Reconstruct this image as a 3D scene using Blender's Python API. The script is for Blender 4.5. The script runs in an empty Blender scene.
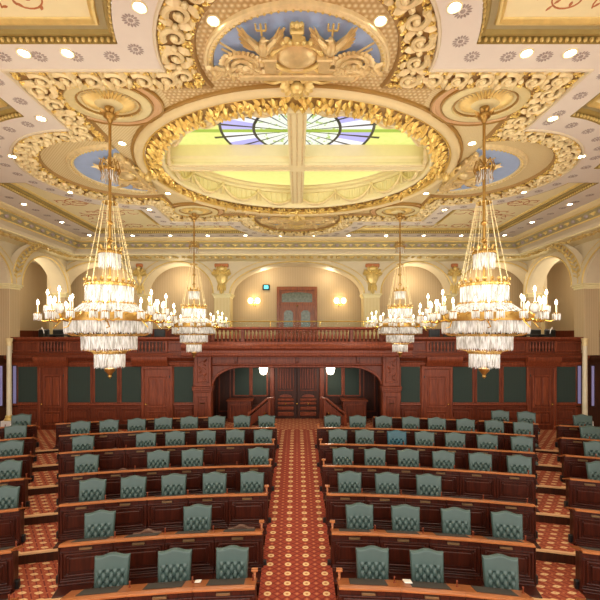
import bpy, math, random
from math import sin, cos, pi, radians, sqrt, asin, acos, atan2, degrees
from mathutils import Vector, Matrix
from mathutils.geometry import tessellate_polygon
random.seed(7)
S = bpy.context.scene
COL = S.collection
EYE = 4.88           # eye height above the lowest floor tier
CY = 10.24           # middle of the ceiling, metres in front of the viewpoint
ZC = EYE + 4.2       # ceiling soffit height

# ------------------------------------------------------------------ materials
def lin(h):
    h = h.lstrip('#')
    o = []
    for i in (0, 2, 4):
        c = int(h[i:i+2], 16) / 255
        o.append(c/12.92 if c <= .04045 else ((c+.055)/1.055)**2.4)
    return (o[0], o[1], o[2], 1)

class NT:
    def __init__(s, name):
        s.m = bpy.data.materials.new(name); s.m.use_nodes = True
        s.t = s.m.node_tree; s.n = s.t.nodes; s.l = s.t.links
        s.b = s.n['Principled BSDF']
    def node(s, ty, **kw):
        n = s.n.new(ty)
        for k, v in kw.items(): setattr(n, k, v)
        return n
    def link(s, a, b): s.l.new(a, b)
    def math(s, op, a, b=None, c=None):
        n = s.n.new('ShaderNodeMath'); n.operation = op
        for i, x in enumerate((a, b, c)):
            if x is None: continue
            if isinstance(x, (int, float)): n.inputs[i].default_value = x
            else: s.l.new(x, n.inputs[i])
        return n.outputs[0]
    def mix(s, fac, a, b):
        n = s.n.new('ShaderNodeMix'); n.data_type = 'RGBA'
        for i, x in ((0, fac), (6, a), (7, b)):
            if isinstance(x, (int, float)): n.inputs[i].default_value = x
            elif isinstance(x, tuple): n.inputs[i].default_value = x
            else: s.l.new(x, n.inputs[i])
        return n.outputs[2]
    def obj(s):
        return s.n.new('ShaderNodeTexCoord').outputs['Object']
    def xyz(s, v):
        n = s.n.new('ShaderNodeSeparateXYZ'); s.l.new(v, n.inputs[0]); return n.outputs
    def noise(s, v, scale, detail=3, rough=.5):
        n = s.n.new('ShaderNodeTexNoise'); n.inputs['Scale'].default_value = scale
        n.inputs['Detail'].default_value = detail; n.inputs['Roughness'].default_value = rough
        if v is not None: s.l.new(v, n.inputs['Vector'])
        return n.outputs['Fac']
    def mapping(s, v, scale=(1,1,1), rot=(0,0,0)):
        n = s.n.new('ShaderNodeMapping'); n.inputs['Scale'].default_value = scale
        n.inputs['Rotation'].default_value = rot; s.l.new(v, n.inputs['Vector']); return n.outputs[0]
    def bump(s, h, strength=.3, dist=.01):
        n = s.n.new('ShaderNodeBump'); n.inputs['Strength'].default_value = strength
        n.inputs['Distance'].default_value = dist
        s.l.new(h, n.inputs['Height']); s.l.new(n.outputs[0], s.b.inputs['Normal'])
    def set(s, color=None, rough=None, metal=None, **kw):
        if color is not None:
            if isinstance(color, tuple): s.b.inputs['Base Color'].default_value = color
            else: s.l.new(color, s.b.inputs['Base Color'])
        if rough is not None: s.b.inputs['Roughness'].default_value = rough
        if metal is not None: s.b.inputs['Metallic'].default_value = metal
        for k, v in kw.items(): s.b.inputs[k].default_value = v
        return s.m

def simple(name, hexc, rough=.5, metal=0, vary=.12, scale=6, **kw):
    t = NT(name); c = lin(hexc)
    n = t.noise(t.obj(), scale)
    d = tuple(x*(1-vary) for x in c[:3]) + (1,); e = tuple(min(1, x*(1+vary)) for x in c[:3]) + (1,)
    return t.set(t.mix(n, d, e), rough, metal, **kw)

def wood(name, dark, light, rough=.35, scale=(14, 14, 1.2), coat=.25):
    t = NT(name); v = t.mapping(t.obj(), scale)
    n = t.noise(v, 1.6, 5, .6)
    r = t.node('ShaderNodeValToRGB'); r.color_ramp.elements[0].position = .3; r.color_ramp.elements[1].position = .72
    r.color_ramp.elements[0].color = lin(dark); r.color_ramp.elements[1].color = lin(light)
    t.link(n, r.inputs[0])
    t.set(r.outputs[0], rough); t.b.inputs['Coat Weight'].default_value = coat
    t.b.inputs['Coat Roughness'].default_value = .25; t.b.inputs['Specular IOR Level'].default_value = .28
    return t.m

M = {}
M['lavender'] = simple('lavender_plaster', '#d8cec0', .6, vary=.04)
M['pink'] = simple('blush_plaster', '#d3c5a6', .6, vary=.05)
M['tan'] = simple('tan_plaster', '#dac592', .6, vary=.06)
M['cream'] = simple('cream_plaster', '#ebdfae', .6, vary=.05)
M['gold'] = simple('gilding', '#dabf76', .38, .3, vary=.25, scale=9)
M['gold_bright'] = simple('bright_gilding', '#e6c870', .3, .5, vary=.2, scale=9)
M['gold_pale'] = simple('pale_gilding', '#e2ce9a', .42, .15, vary=.25, scale=11)
M['olive'] = simple('olive_paint', '#a0946a', .6)
M['band_ground'] = simple('brown_plaster_ground', '#9a7842', .65, vary=.1)
M['leaf_ground'] = simple('dark_gilding', '#a5803f', .5, .2)
M['antique_brass'] = simple('antique_brass', '#a98445', .32, .8, vary=.25, scale=14)
M['medallion_cream'] = simple('medallion_cream', '#d6c690', .5, .1, vary=.12, scale=8)
M['peach'] = simple('peach_plaster', '#d0a97a', .6, vary=.05)
M['relief_gold'] = simple('relief_gilding', '#d6bc84', .36, .3, vary=.3, scale=8)
M['olive_gold'] = simple('olive_gilding', '#a08a4c', .45, .3, vary=.25)
M['blue_grey'] = simple('blue_grey_paint', '#9fb6dc', .6, vary=.1)
M['rust'] = simple('rust_paint', '#b5703f', .6)
M['grey_rosette'] = simple('grey_stencil_paint', '#9c8d84', .6)
M['brass'] = simple('polished_brass', '#d9b45c', .22, .85, vary=.1)
M['candle'] = simple('ivory_candle_sleeve', '#efe3c2', .5, vary=.03)
M['mahogany'] = wood('mahogany', '#4e2012', '#7b3922', .42, coat=.08)
M['mahogany_red'] = wood('mahogany_red', '#5b2615', '#8d4428', .42, coat=.08)
M['door_wood'] = wood('orange_mahogany', '#6a3212', '#9c5523')  # orange-brown wood of the gallery door
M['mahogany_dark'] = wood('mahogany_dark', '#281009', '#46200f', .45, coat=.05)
M['desk_dark'] = wood('desk_mahogany', '#2c0f08', '#4c1d10', .36, (14, 14, 1.2), .2)
M['oak'] = wood('honey_oak', '#8c4a24', '#bb7340', .35, (1.5, 16, 16), .3)
M['black'] = simple('black_plastic', '#141414', .4)
M['pad'] = simple('charcoal_blotter', '#3a332c', .7)
M['plate'] = simple('bronze_plate', '#8a6a48', .35, .5)
M['steel'] = simple('brushed_steel', '#9a9a98', .3, .8)
M['paper'] = simple('white_paper', '#f0ece2', .8, vary=.02)
M['marble'] = simple('cream_marble', '#d9cdb0', .35, vary=.12, scale=3)
M['marble_white'] = simple('white_marble', '#dcd8d6', .35, vary=.08, scale=4)
M['glassy'] = None

def lattice():
    t = NT('gilded_basketweave'); x, y, z = t.xyz(t.obj())
    u = t.math('MULTIPLY', x, 1/.085); v = t.math('MULTIPLY', y, 1/.085)
    row = t.math('FLOOR', v); off = t.math('MULTIPLY', t.math('MODULO', row, 2), .5)
    fu = t.math('SUBTRACT', t.math('FRACT', t.math('ADD', u, off)), .5)
    fv = t.math('SUBTRACT', t.math('FRACT', v), .5)
    r = t.math('SQRT', t.math('ADD', t.math('MULTIPLY', fu, fu), t.math('MULTIPLY', fv, fv)))
    k = t.math('SMOOTH_MIN', t.math('MULTIPLY', r, 2.2), 1, .2)
    c = t.mix(k, lin('#f2e2b4'), lin('#bb9a60'))
    t.set(c, .45, .15); t.bump(t.math('SUBTRACT', 1, k), .6, .02)
    return t.m
M['lattice'] = lattice()

def stripes(name, a, b, period=.09):
    t = NT(name); x, y, z = t.xyz(t.obj())
    s = t.math('FRACT', t.math('MULTIPLY', t.math('ADD', x, y), 1/period))
    k = t.math('GREATER_THAN', s, .55)
    return t.set(t.mix(k, lin(a), lin(b)), .65)
M['wall'] = stripes('striped_wall_cloth', '#c2ab86', '#b9a17b')
M['tan_striped'] = stripes('tan_reeded_plaster', '#dbc998', '#ccb682', .07)

def carpet(name, per, stag, ow, ov, diag, b0='#84301a', b1='#9f4124'):
    t = NT(name); x, y, z = t.xyz(t.obj())
    pu, pv = per
    u0 = t.math('MULTIPLY', x, 1/pu); v = t.math('MULTIPLY', y, 1/pv)
    row = t.math('FLOOR', v)
    u = t.math('ADD', u0, t.math('MULTIPLY', t.math('MODULO', t.math('ABSOLUTE', row), 2), .5)) if stag else u0
    fu = t.math('SUBTRACT', t.math('FRACT', u), .5); fv = t.math('SUBTRACT', t.math('FRACT', v), .5)
    a = t.math('MULTIPLY', fu, pu/ow); b = t.math('MULTIPLY', fv, pv/ov)
    r = t.math('ADD', t.math('POWER', t.math('ABSOLUTE', a), 2 if not stag else 1.3), t.math('POWER', t.math('ABSOLUTE', b), 2 if not stag else 1.3))
    oval = t.math('LESS_THAN', r, 1); core = t.math('LESS_THAN', r, .16)
    # small lozenges and a diagonal lattice
    s1 = t.math('ABSOLUTE', t.math('SUBTRACT', t.math('FRACT', t.math('ADD', t.math('MULTIPLY', u0, 2), t.math('MULTIPLY', v, 1 if diag else 2))), .5))
    s2 = t.math('ABSOLUTE', t.math('SUBTRACT', t.math('FRACT', t.math('SUBTRACT', t.math('MULTIPLY', u0, 2), t.math('MULTIPLY', v, 1 if diag else 2))), .5))
    line = t.math('LESS_THAN', s1, .09)
    if not diag: line = t.math('MAXIMUM', line, t.math('LESS_THAN', s2, .09))
    dots = t.math('LESS_THAN', t.math('ADD', t.math('ABSOLUTE', t.math('SUBTRACT', t.math('FRACT', t.math('MULTIPLY_ADD', u0, 2, .5)), .5)),
                  t.math('ABSOLUTE', t.math('SUBTRACT', t.math('FRACT', t.math('MULTIPLY_ADD', v, 2, .5)), .5))), .19)
    n = t.noise(t.obj(), 30, 2)
    base = t.mix(n, lin(b0), lin(b1))
    c = t.mix(line, base, lin('#6d1f12'))
    c = t.mix(dots, c, lin('#b56a42'))
    c = t.mix(oval, c, lin('#d6ab78')); c = t.mix(core, c, lin('#b0713e'))
    return t.set(c, .95, 0)
M['carpet'] = carpet('red_aisle_carpet', (.355, .235), False, .066, .05, False)
M['carpet_step'] = carpet('red_step_carpet', (.30, .18), True, .085, .042, True, '#8c3a1f', '#a44b2a')
M['nosing'] = simple('pale_oak_nosing', '#d9a878', .4)

def leather(name, hexc):
    t = NT(name); n = t.noise(t.obj(), 5, 3); c = lin(hexc)
    t.set(t.mix(n, tuple(x*.85 for x in c[:3])+(1,), tuple(x*1.15 for x in c[:3])+(1,)), .42)
    t.bump(t.noise(t.obj(), 160, 2), .12, .002); return t.m
M['leather'] = leather('green_leather', '#42544f')
M['leather_teal'] = leather('teal_leather', '#27525e')
M['leather_brown'] = leather('brown_leather', '#6a4d40')
M['button'] = leather('green_leather_button', '#9db5ab')

def green_board():
    t = NT('dark_green_acoustic_cloth'); x, y, z = t.xyz(t.obj())
    gx = t.math('LESS_THAN', t.math('FRACT', t.math('MULTIPLY', x, 1/.06)), .12)
    c = t.mix(gx, lin('#27352e'), lin('#1d2823')); return t.set(c, .8)
M['board'] = green_board()

def crystal():
    t = NT('cut_crystal'); x, y, z = t.xyz(t.obj())
    cn = t.noise(t.mapping(t.obj(), (38, 38, 5)), 1, 3, .6)
    ramp = t.node('ShaderNodeValToRGB'); ramp.color_ramp.elements[0].position=.36; ramp.color_ramp.elements[1].position=.58
    ramp.color_ramp.elements[0].color=lin('#aeaaa0'); ramp.color_ramp.elements[1].color=lin('#ffffff'); t.link(cn, ramp.inputs[0])
    t.set(ramp.outputs[0], .12, 0, **{'Specular IOR Level': .8})
    tr = t.node('ShaderNodeBsdfTranslucent'); t.link(ramp.outputs[0], tr.inputs[0])
    tp = t.node('ShaderNodeBsdfTransparent'); tp.inputs[0].default_value = (1, 1, 1, 1)
    m1 = t.node('ShaderNodeMixShader'); m1.inputs[0].default_value = .55
    m2 = t.node('ShaderNodeMixShader'); m2.inputs[0].default_value = .12
    out = t.n['Material Output']
    t.link(t.b.outputs[0], m1.inputs[1]); t.link(tr.outputs[0], m1.inputs[2])
    t.link(m1.outputs[0], m2.inputs[1]); t.link(tp.outputs[0], m2.inputs[2])
    t.link(m2.outputs[0], out.inputs[0]); return t.m
M['crystal'] = crystal()

def emit(name, hexc, strength):
    t = NT(name); t.set(lin(hexc), .5)
    t.b.inputs['Emission Color'].default_value = lin(hexc); t.b.inputs['Emission Strength'].default_value = strength
    return t.m
M['bulb'] = emit('lit_bulb', '#fff0cf', 9)
M['downlight'] = emit('lit_downlight_lens', '#fff3dc', 22)
M['sconce_glass'] = emit('lit_frosted_globe', '#ffe0a0', 4)
M['shade_glass'] = emit('lit_white_shade', '#fff4dc', 4)
M['daylight'] = emit('daylit_pane', '#8a86b4', .2)
M['screen'] = emit('cyan_display', '#4fd0e0', 1.6)
M['red_led'] = emit('pink_indicator_light', '#ffb0a0', 3)

def skylight():
    t = NT('stained_glass_skylight'); x, y, z = t.xyz(t.obj())
    ay = t.math('SUBTRACT', t.math('ABSOLUTE', y), .86)
    r = t.math('SQRT', t.math('ADD', t.math('MULTIPLY', x, x), t.math('MULTIPLY', ay, ay)))
    ang = t.math('ARCTAN2', ay, x)
    sec = t.math('FRACT', t.math('MULTIPLY', ang, 20/(2*pi)))
    ray = t.math('LESS_THAN', t.math('ABSOLUTE', t.math('SUBTRACT', sec, .5)), .07)
    ringd = t.math('MINIMUM', t.math('ABSOLUTE', t.math('SUBTRACT', r, 1.05)), t.math('ABSOLUTE', t.math('SUBTRACT', r, 1.85)))
    ring = t.math('LESS_THAN', ringd, .035)
    ring = t.math('MULTIPLY', ring, 1.0)
    near = t.math('LESS_THAN', y, 0)
    inr = t.math('LESS_THAN', r, 2.1)
    n = t.noise(t.obj(), 7, 2)
    cell = t.math('MULTIPLY', t.math('FLOOR', t.math('MULTIPLY', r, 4.2)), 1)
    v = t.node('ShaderNodeTexVoronoi'); v.inputs['Scale'].default_value = 5; t.link(t.obj(), v.inputs['Vector'])
    alt = t.math('GREATER_THAN', t.math('FRACT', t.math('MULTIPLY', ang, 10/(2*pi))), .5)
    c_in = t.mix(t.math('GREATER_THAN', n, .6), lin('#eef4e6'), lin('#b8d07a'))
    c_mid = t.mix(alt, lin('#f4f4f6'), lin('#b4b0ec'))
    c_out = t.mix(n, lin('#f4ee92'), lin('#d6e274'))
    c = t.mix(t.math('GREATER_THAN', r, 1.05), c_in, c_mid)
    c = t.mix(t.math('GREATER_THAN', r, 1.85), c, c_out)
    axis = t.math('LESS_THAN', t.math('ABSOLUTE', ay), .07)
    c = t.mix(axis, c, lin('#9cb83a'))
    lead = t.math('MULTIPLY', t.math('MAXIMUM', ring, t.math('MULTIPLY', ray, t.math('GREATER_THAN', r, .25))), inr)
    c = t.mix(lead, c, lin('#1a1c14'))
    plain = t.mix(n, lin('#efe98e'), lin('#dbe07a'))
    c = t.mix(near, plain, c)
    t.set(lin('#202020'), .3); t.link(c, t.b.inputs['Emission Color']); t.b.inputs['Emission Strength'].default_value = .8
    return t.m
M['skylight'] = skylight()
def doorglass():
    t = NT('etched_door_glass'); n = t.noise(t.obj(), 9, 3)
    return t.set(t.mix(n, lin('#343c30'), lin('#838a78')), .15)
M['door_glass'] = doorglass()
def clear():
    t = NT('clear_glass'); t.set((.9,.95,.93,1), .05); t.b.inputs['Transmission Weight'].default_value = 1
    t.b.inputs['IOR'].default_value = 1.1; return t.m
M['clear'] = clear()

# ------------------------------------------------------------------ mesh builder
class MB:
    def __init__(s): s.v = []; s.f = []; s.mi = []; s.k = 0; s.M = Matrix.Identity(4)
    def add(s, vs, fs):
        o = len(s.v)
        s.v += [s.M @ Vector(p) for p in vs]
        for f in fs: s.f.append([o+i for i in f]); s.mi.append(s.k)
        return s
    def box(s, x0, x1, y0, y1, z0, z1):
        return s.add([(x0,y0,z0),(x1,y0,z0),(x1,y1,z0),(x0,y1,z0),(x0,y0,z1),(x1,y0,z1),(x1,y1,z1),(x0,y1,z1)],
              [(0,3,2,1),(4,5,6,7),(0,1,5,4),(1,2,6,5),(2,3,7,6),(3,0,4,7)])
    def bbox(s, x0, x1, y0, y1, z0, z1, b=.012):
        # box with chamfered front/top edges: bevelled in all directions by inset corners
        X=(x0,x1);Y=(y0,y1);Z=(z0,z1); vs=[]; idx={}
        for i in (0,1):
            for j in (0,1):
                for k in (0,1):
                    sx=1 if i==0 else -1; sy=1 if j==0 else -1; sz=1 if k==0 else -1
                    idx[(i,j,k,'x')]=len(vs); vs.append((X[i],Y[j]+sy*b,Z[k]+sz*b))
                    idx[(i,j,k,'y')]=len(vs); vs.append((X[i]+sx*b,Y[j],Z[k]+sz*b))
                    idx[(i,j,k,'z')]=len(vs); vs.append((X[i]+sx*b,Y[j]+sy*b,Z[k]))
        fs=[]
        for a in (0,1):
            fs.append([idx[(a,j,k,'x')] for j,k in ((0,0),(1,0),(1,1),(0,1))])
            fs.append([idx[(i,a,k,'y')] for i,k in ((0,0),(1,0),(1,1),(0,1))])
            fs.append([idx[(i,j,a,'z')] for i,j in ((0,0),(1,0),(1,1),(0,1))])
        for a in (0,1):
            for c in (0,1):
                fs.append([idx[(a,c,0,'x')],idx[(a,c,1,'x')],idx[(a,c,1,'y')],idx[(a,c,0,'y')]])
                fs.append([idx[(a,0,c,'x')],idx[(a,1,c,'x')],idx[(a,1,c,'z')],idx[(a,0,c,'z')]])
                fs.append([idx[(0,a,c,'y')],idx[(1,a,c,'y')],idx[(1,a,c,'z')],idx[(0,a,c,'z')]])
        for i in (0,1):
            for j in (0,1):
                for k in (0,1): fs.append([idx[(i,j,k,q)] for q in 'xyz'])
        return s.add(vs, fs)
    def prism(s, poly, a0, a1, ax='z', holes=()):
        # poly of 2-D points extruded along ax; holes allowed
        loops = [list(poly)] + [list(h) for h in holes]
        def P(p, a): return (p[0],p[1],a) if ax=='z' else ((p[0],a,p[1]) if ax=='y' else (a,p[0],p[1]))
        flat = [p for l in loops for p in l]; n = len(flat)
        tri = tessellate_polygon([[Vector((p[0],p[1],0)) for p in l] for l in loops])
        vs = [P(p,a0) for p in flat] + [P(p,a1) for p in flat]
        fs = [tuple(t) for t in tri] + [tuple(n+i for i in t) for t in tri]
        o = 0
        for l in loops:
            m = len(l)
            for i in range(m): j=(i+1)%m; fs.append((o+i,o+j,n+o+j,n+o+i))
            o += m
        return s.add(vs, fs)
    def tube(s, pts, r, n=8, closed=False):
        pts = [Vector(p) for p in pts]; m = len(pts)
        R = r if isinstance(r, (list, tuple)) else [r]*m
        vs=[]; fs=[]; up=None
        for i,p in enumerate(pts):
            a = pts[i-1] if (i>0 or closed) else p; b = pts[(i+1)%m] if (i<m-1 or closed) else p
            t = (b-a)
            t = t.normalized() if t.length>1e-9 else Vector((0,0,1))
            if up is None:
                up = Vector((0,0,1)) if abs(t.z)<.9 else Vector((1,0,0))
            u = up - t*up.dot(t)
            if u.length<1e-6: u = t.orthogonal()
            u.normalize(); w=t.cross(u); up=u
            for k in range(n):
                q=2*pi*k/n; vs.append(p+R[i]*(cos(q)*u+sin(q)*w))
        for i in range(m if closed else m-1):
            j=(i+1)%m
            for k in range(n):
                l=(k+1)%n; fs.append((i*n+k,i*n+l,j*n+l,j*n+k))
        if not closed:
            fs.append(tuple(range(n))); fs.append(tuple((m-1)*n+k for k in range(n)))
        return s.add(vs, fs)
    def lathe(s, prof, c=(0,0,0), n=24, sx=1, sy=1, a0=0, a1=2*pi, cap=True):
        full = abs(a1-a0-2*pi)<1e-6; m = n if full else n+1
        vs=[]; fs=[]
        for (r,z) in prof:
            for k in range(m):
                q=a0+(a1-a0)*k/n; vs.append((c[0]+r*cos(q)*sx,c[1]+r*sin(q)*sy,c[2]+z))
        for i in range(len(prof)-1):
            for k in range(n):
                l=(k+1)%m; fs.append((i*m+k,i*m+l,(i+1)*m+l,(i+1)*m+k))
        if full and cap and prof[0]!=prof[-1]:
            if prof[0][0]>1e-6: fs.append(tuple(range(m)))
            if prof[-1][0]>1e-6: fs.append(tuple((len(prof)-1)*m+k for k in range(m)))
        return s.add(vs, fs)
    def ball(s, c, r, n=8, m=6):
        if isinstance(r,(int,float)): r=(r,r,r)
        c=Vector(c); vs=[c+Vector((0,0,-r[2]))]; fs=[]
        for i in range(1,m):
            a=-pi/2+pi*i/m
            for k in range(n):
                q=2*pi*k/n; vs.append(c+Vector((r[0]*cos(a)*cos(q),r[1]*cos(a)*sin(q),r[2]*sin(a))))
        vs.append(c+Vector((0,0,r[2])))
        for k in range(n):
            l=(k+1)%n; fs.append((0,1+l,1+k)); e=1+(m-2)*n; fs.append((e+k,e+l,len(vs)-1))
        for i in range(m-2):
            for k in range(n):
                l=(k+1)%n; fs.append((1+i*n+k,1+i*n+l,1+(i+1)*n+l,1+(i+1)*n+k))
        return s.add(vs, fs)
    def leaf(s, c, d, L, w, h, up=(0,0,-1)):
        # almond shaped raised leaf from c along d
        c=Vector(c); d=Vector(d).normalized(); up=Vector(up).normalized(); sd=d.cross(up).normalized()
        vs=[c]; fs=[]
        for t,ww,hh in ((.3,.8,.7),(.6,1,1),(.85,.6,.8)):
            p=c+d*L*t; vs += [p-sd*w*ww/2, p+up*h*hh, p+sd*w*ww/2]
        vs.append(c+d*L+up*h*.5)
        fs += [(0,1,2),(0,2,3)]
        for i in (0,1):
            a=1+3*i; fs += [(a,a+3,a+4,a+1),(a+1,a+4,a+5,a+2)]
        fs += [(7,10,8),(8,10,9)]
        return s.add(vs, fs)
    def loft(s, rings, closed=True):
        n=len(rings[0]); vs=[p for r in rings for p in r]; fs=[]
        for i in range(len(rings)-1):
            for k in range(n if closed else n-1):
                l=(k+1)%n; fs.append((i*n+k,i*n+l,(i+1)*n+l,(i+1)*n+k))
        return s.add(vs, fs)
    def build(s, name, mat, parent=None, smooth=True, angle=32, recalc=True):
        if name in ('scroll_band','gilded_band','leaf_garland','eagle_wing','bed_garland','medallion_leaves','shield_frame','pendant_scroll','fruit_and_foliage','cornice_shell','cartouche','gilded_leaves','trophy_wheel','trophy_banner'): angle=16
        me = bpy.data.meshes.new(name)
        me.from_pydata([tuple(v) for v in s.v], [], s.f)
        mats = mat if isinstance(mat,(list,tuple)) else [mat]
        for m in mats: me.materials.append(M[m])
        if len(mats)>1:
            for p,k in zip(me.polygons, s.mi): p.material_index=k
        if recalc:
            import bmesh
            bm=bmesh.new(); bm.from_mesh(me); bmesh.ops.recalc_face_normals(bm,faces=bm.faces); bm.to_mesh(me); bm.free()
        if smooth:
            for p in me.polygons: p.use_smooth=True
            me.set_sharp_from_angle(angle=radians(angle))
        me.update()
        o = bpy.data.objects.new(name, me); COL.objects.link(o)
        if parent: o.parent=parent
        return o

def empty(name, loc=(0,0,0), rz=0):
    o=bpy.data.objects.new(name,None); COL.objects.link(o); o.location=loc; o.rotation_euler=(0,0,rz); o.empty_display_size=.1
    return o
def tag(o, label, cat, group=None):
    o['label']=label; o['category']=cat
    if group: o['group']=group
    return o
def thing(name, label, cat, loc=(0,0,0), rz=0, group=None): return tag(empty(name,loc,rz),label,cat,group)
def struct(o, label=None):
    o['kind']='structure'
    if label: o['label']=label
    return o
def dup(root, loc, rz, label=None, group=None):
    r=root.copy(); COL.objects.link(r); r.location=loc; r.rotation_euler=(0,0,rz)
    if label: r['label']=label
    if group: r['group']=group
    for ch in list(root.children):
        c=ch.copy(); COL.objects.link(c); c.parent=r
        for g in list(ch.children):
            d=g.copy(); COL.objects.link(d); d.parent=c
    return r
def ORD(i): return ['first','second','third','fourth','fifth','sixth','seventh','eighth','ninth','tenth','eleventh','twelfth'][i]
# ================================================================== FLOOR
AC = -13.5                                    # centre of the desk arcs (y)
ROW = {'F':(6.27,0.0),'E':(7.55,.22),'D':(8.85,.44),'C':(10.15,.65),'B':(11.45,.85),'A':(12.75,1.02),'Z':(14.05,1.12)}
NAMES = {'F':'front row','E':'second row','D':'third row','C':'fourth row','B':'fifth row','A':'sixth row','Z':'back row'}
ZF = 1.12                                     # back floor level
def arcpts(R, a0, a1, n): return [(R*sin(a0+(a1-a0)*i/n), R*cos(a0+(a1-a0)*i/n)+AC) for i in range(n+1)]

fl = MB(); order = 'FEDCBAZ'
fl.k=0; fl.prism([(-13.3,-4),(13.3,-4),(13.3,9),(-13.3,9)], -.06, 0)
for i,k in enumerate(order):
    if k=='F': continue
    d,z = ROW[k]; R = d-AC-.35; zp = ROW[order[i-1]][1]
    a = asin(13.3/R)
    poly = arcpts(R,-a,a,40)+[(13.3,20.6),(-13.3,20.6)]
    fl.k=1; fl.prism(poly, zp-.02, z-.012)
    a2 = asin(13.3/(R+.04)); fl.k=0
    fl.prism(arcpts(R+.03,-a2,a2,40)+[(13.3,20.6),(-13.3,20.6)], z-.012, z)
floor = struct(fl.build('floor', ['carpet_step','mahogany_dark'], smooth=False))
ns = MB()
for i,k in enumerate(order):
    if k=='F': continue
    d,z = ROW[k]; R=d-AC-.35
    for s in (-1,1):
        a0=s*asin(.9/R); a1=s*asin(12.9/R)
        o=arcpts(R+.045,a0,a1,30); n_=arcpts(R-.02,a0,a1,30)
        ns.prism(n_+o[::-1], z-.03, z+.006)
nose = ns.build('step_nosing','nosing',floor,smooth=False)
# sloping centre aisle
ra = MB()
prof=[(5.2,-.02),(5.75,.02),(12.35,1.045),(13.6,1.135),(15.1,1.135)]
for (y0,z0),(y1,z1) in zip(prof,prof[1:]):
    ra.add([(-.69,y0,z0),(.69,y0,z0),(.69,y1,z1),(-.69,y1,z1),(-.69,y0,z0-.3),(.69,y0,z0-.3),(.69,y1,z1-.3),(-.69,y1,z1-.3)],
           [(0,1,2,3),(0,3,7,4),(1,5,6,2),(0,4,5,1),(3,2,6,7)])
ramp = ra.build('aisle_carpet','carpet',floor,smooth=False)

# ================================================================== CHAIRS
def back_top(x):            # camel-back crest line
    a=abs(x)/.3
    return .985+.045*(.5+.5*cos(min(1,a/.72)*pi))+.006*max(0,(a-.85)/.15)
def backrest_bm():
    b=MB(); nx,nz=60,72; W=.3
    def pt(i,j,front):
        x=-W+2*W*i/nx; zt=back_top(x); t=j/nz; z=.40+(zt-.40)*t
        x*= .93+.07*t
        lean=.10*(z-.4)/.6
        e=min((W*1.0-abs(-W+2*W*i/nx))/.035,1); e2=min((zt-z)/.035,1); rr=sqrt(max(0,1-(1-max(0,min(e,e2)))**2))
        if front:
            u=x/.062; v=(z-.75)/.097
            p=sqrt(abs(sin(pi*(u+v)/2))*abs(sin(pi*(u-v)/2))+1e-9)
            pit=0
            for iv in (math.floor(v),math.floor(v)+1):
                for iu in (math.floor(u),math.floor(u)+1):
                    if (iu+iv)%2==0: pit=max(pit,math.exp(-(((u-iu)*.062)**2+((v-iv)*.097)**2)/.02**2))
            m=max(0,min(1,(.785-z)/.04))*max(0,min(1,(.245-abs(x))/.045))
            th=.05+m*((p-.5)*.036-pit*.045)
            return (x, lean-th*rr+.02, z)
        return (x, lean+.02+.045*rr, z)
    for fr in (1,0):
        vs=[pt(i,j,fr) for j in range(nz+1) for i in range(nx+1)]
        fs=[]
        for j in range(nz):
            for i in range(nx):
                a=j*(nx+1)+i; q=(a,a+1,a+nx+2,a+nx+1); fs.append(q if fr else q[::-1])
        b.add(vs,fs)
    # welt closing the sides
    rim=[(0,j) for j in range(nz+1)]+[(i,nz) for i in range(1,nx+1)]+[(nx,j) for j in range(nz-1,-1,-1)]+[(i,0) for i in range(nx-1,0,-1)]
    b.loft([[pt(i,j,1) for i,j in rim],[pt(i,j,0) for i,j in rim]])
    return b
def make_chair(mat='leather'):
    r=empty('office_chair')
    backrest_bm().build('backrest',mat,r,angle=60)
    s=MB(); s.bbox(-.27,.27,-.46,.05,.35,.44,.035); s.build('seat',mat,r,angle=60)
    for sx in (-1,1):
        a=MB(); x=.3*sx
        a.tube([(x,.04,.49),(x,-.08,.505),(x,-.18,.50),(x,-.25,.48),(x,-.27,.43),(x*.9,-.22,.37)],[.022,.026,.028,.026,.022,.02],8)
        a.build('armrest','mahogany_dark',r)
    p=MB(); p.lathe([(.03,.10),(.03,.30),(.055,.32),(.12,.36),(.12,.372)],(0,-.22,0),12); p.build('pedestal','steel',r)
    st=MB()
    for k in range(5):
        q=2*pi*k/5+.3
        st.tube([(0,-.22,.12),(.26*cos(q),-.22+.26*sin(q),.075)],[.03,.02],6)
        st.ball((.26*cos(q),-.22+.26*sin(q),.032),(.03,.03,.032),8,5)
    st.build('swivel_base','mahogany_dark',r)
    return r
GC='green tufted chairs behind the curved desks'
chair0=make_chair(); chair_teal=None; used=[False]
def polar(R,deg): q=radians(deg); return R*sin(q), R*cos(q)+AC
def chair(k,deg,label,jit=0,first=None):
    d,z=ROW[k]; x,y=polar(d-AC+.66,deg)
    rz=-radians(deg)+radians(jit)
    if first is not None: o=first; o.location=(x,y,z); o.rotation_euler=(0,0,rz)
    elif not used[0]: used[0]=True; o=chair0; o.location=(x,y,z); o.rotation_euler=(0,0,rz)
    else: o=dup(chair0,(x,y,z),rz)
    tag(o,label,'chair',GC); return o
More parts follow.
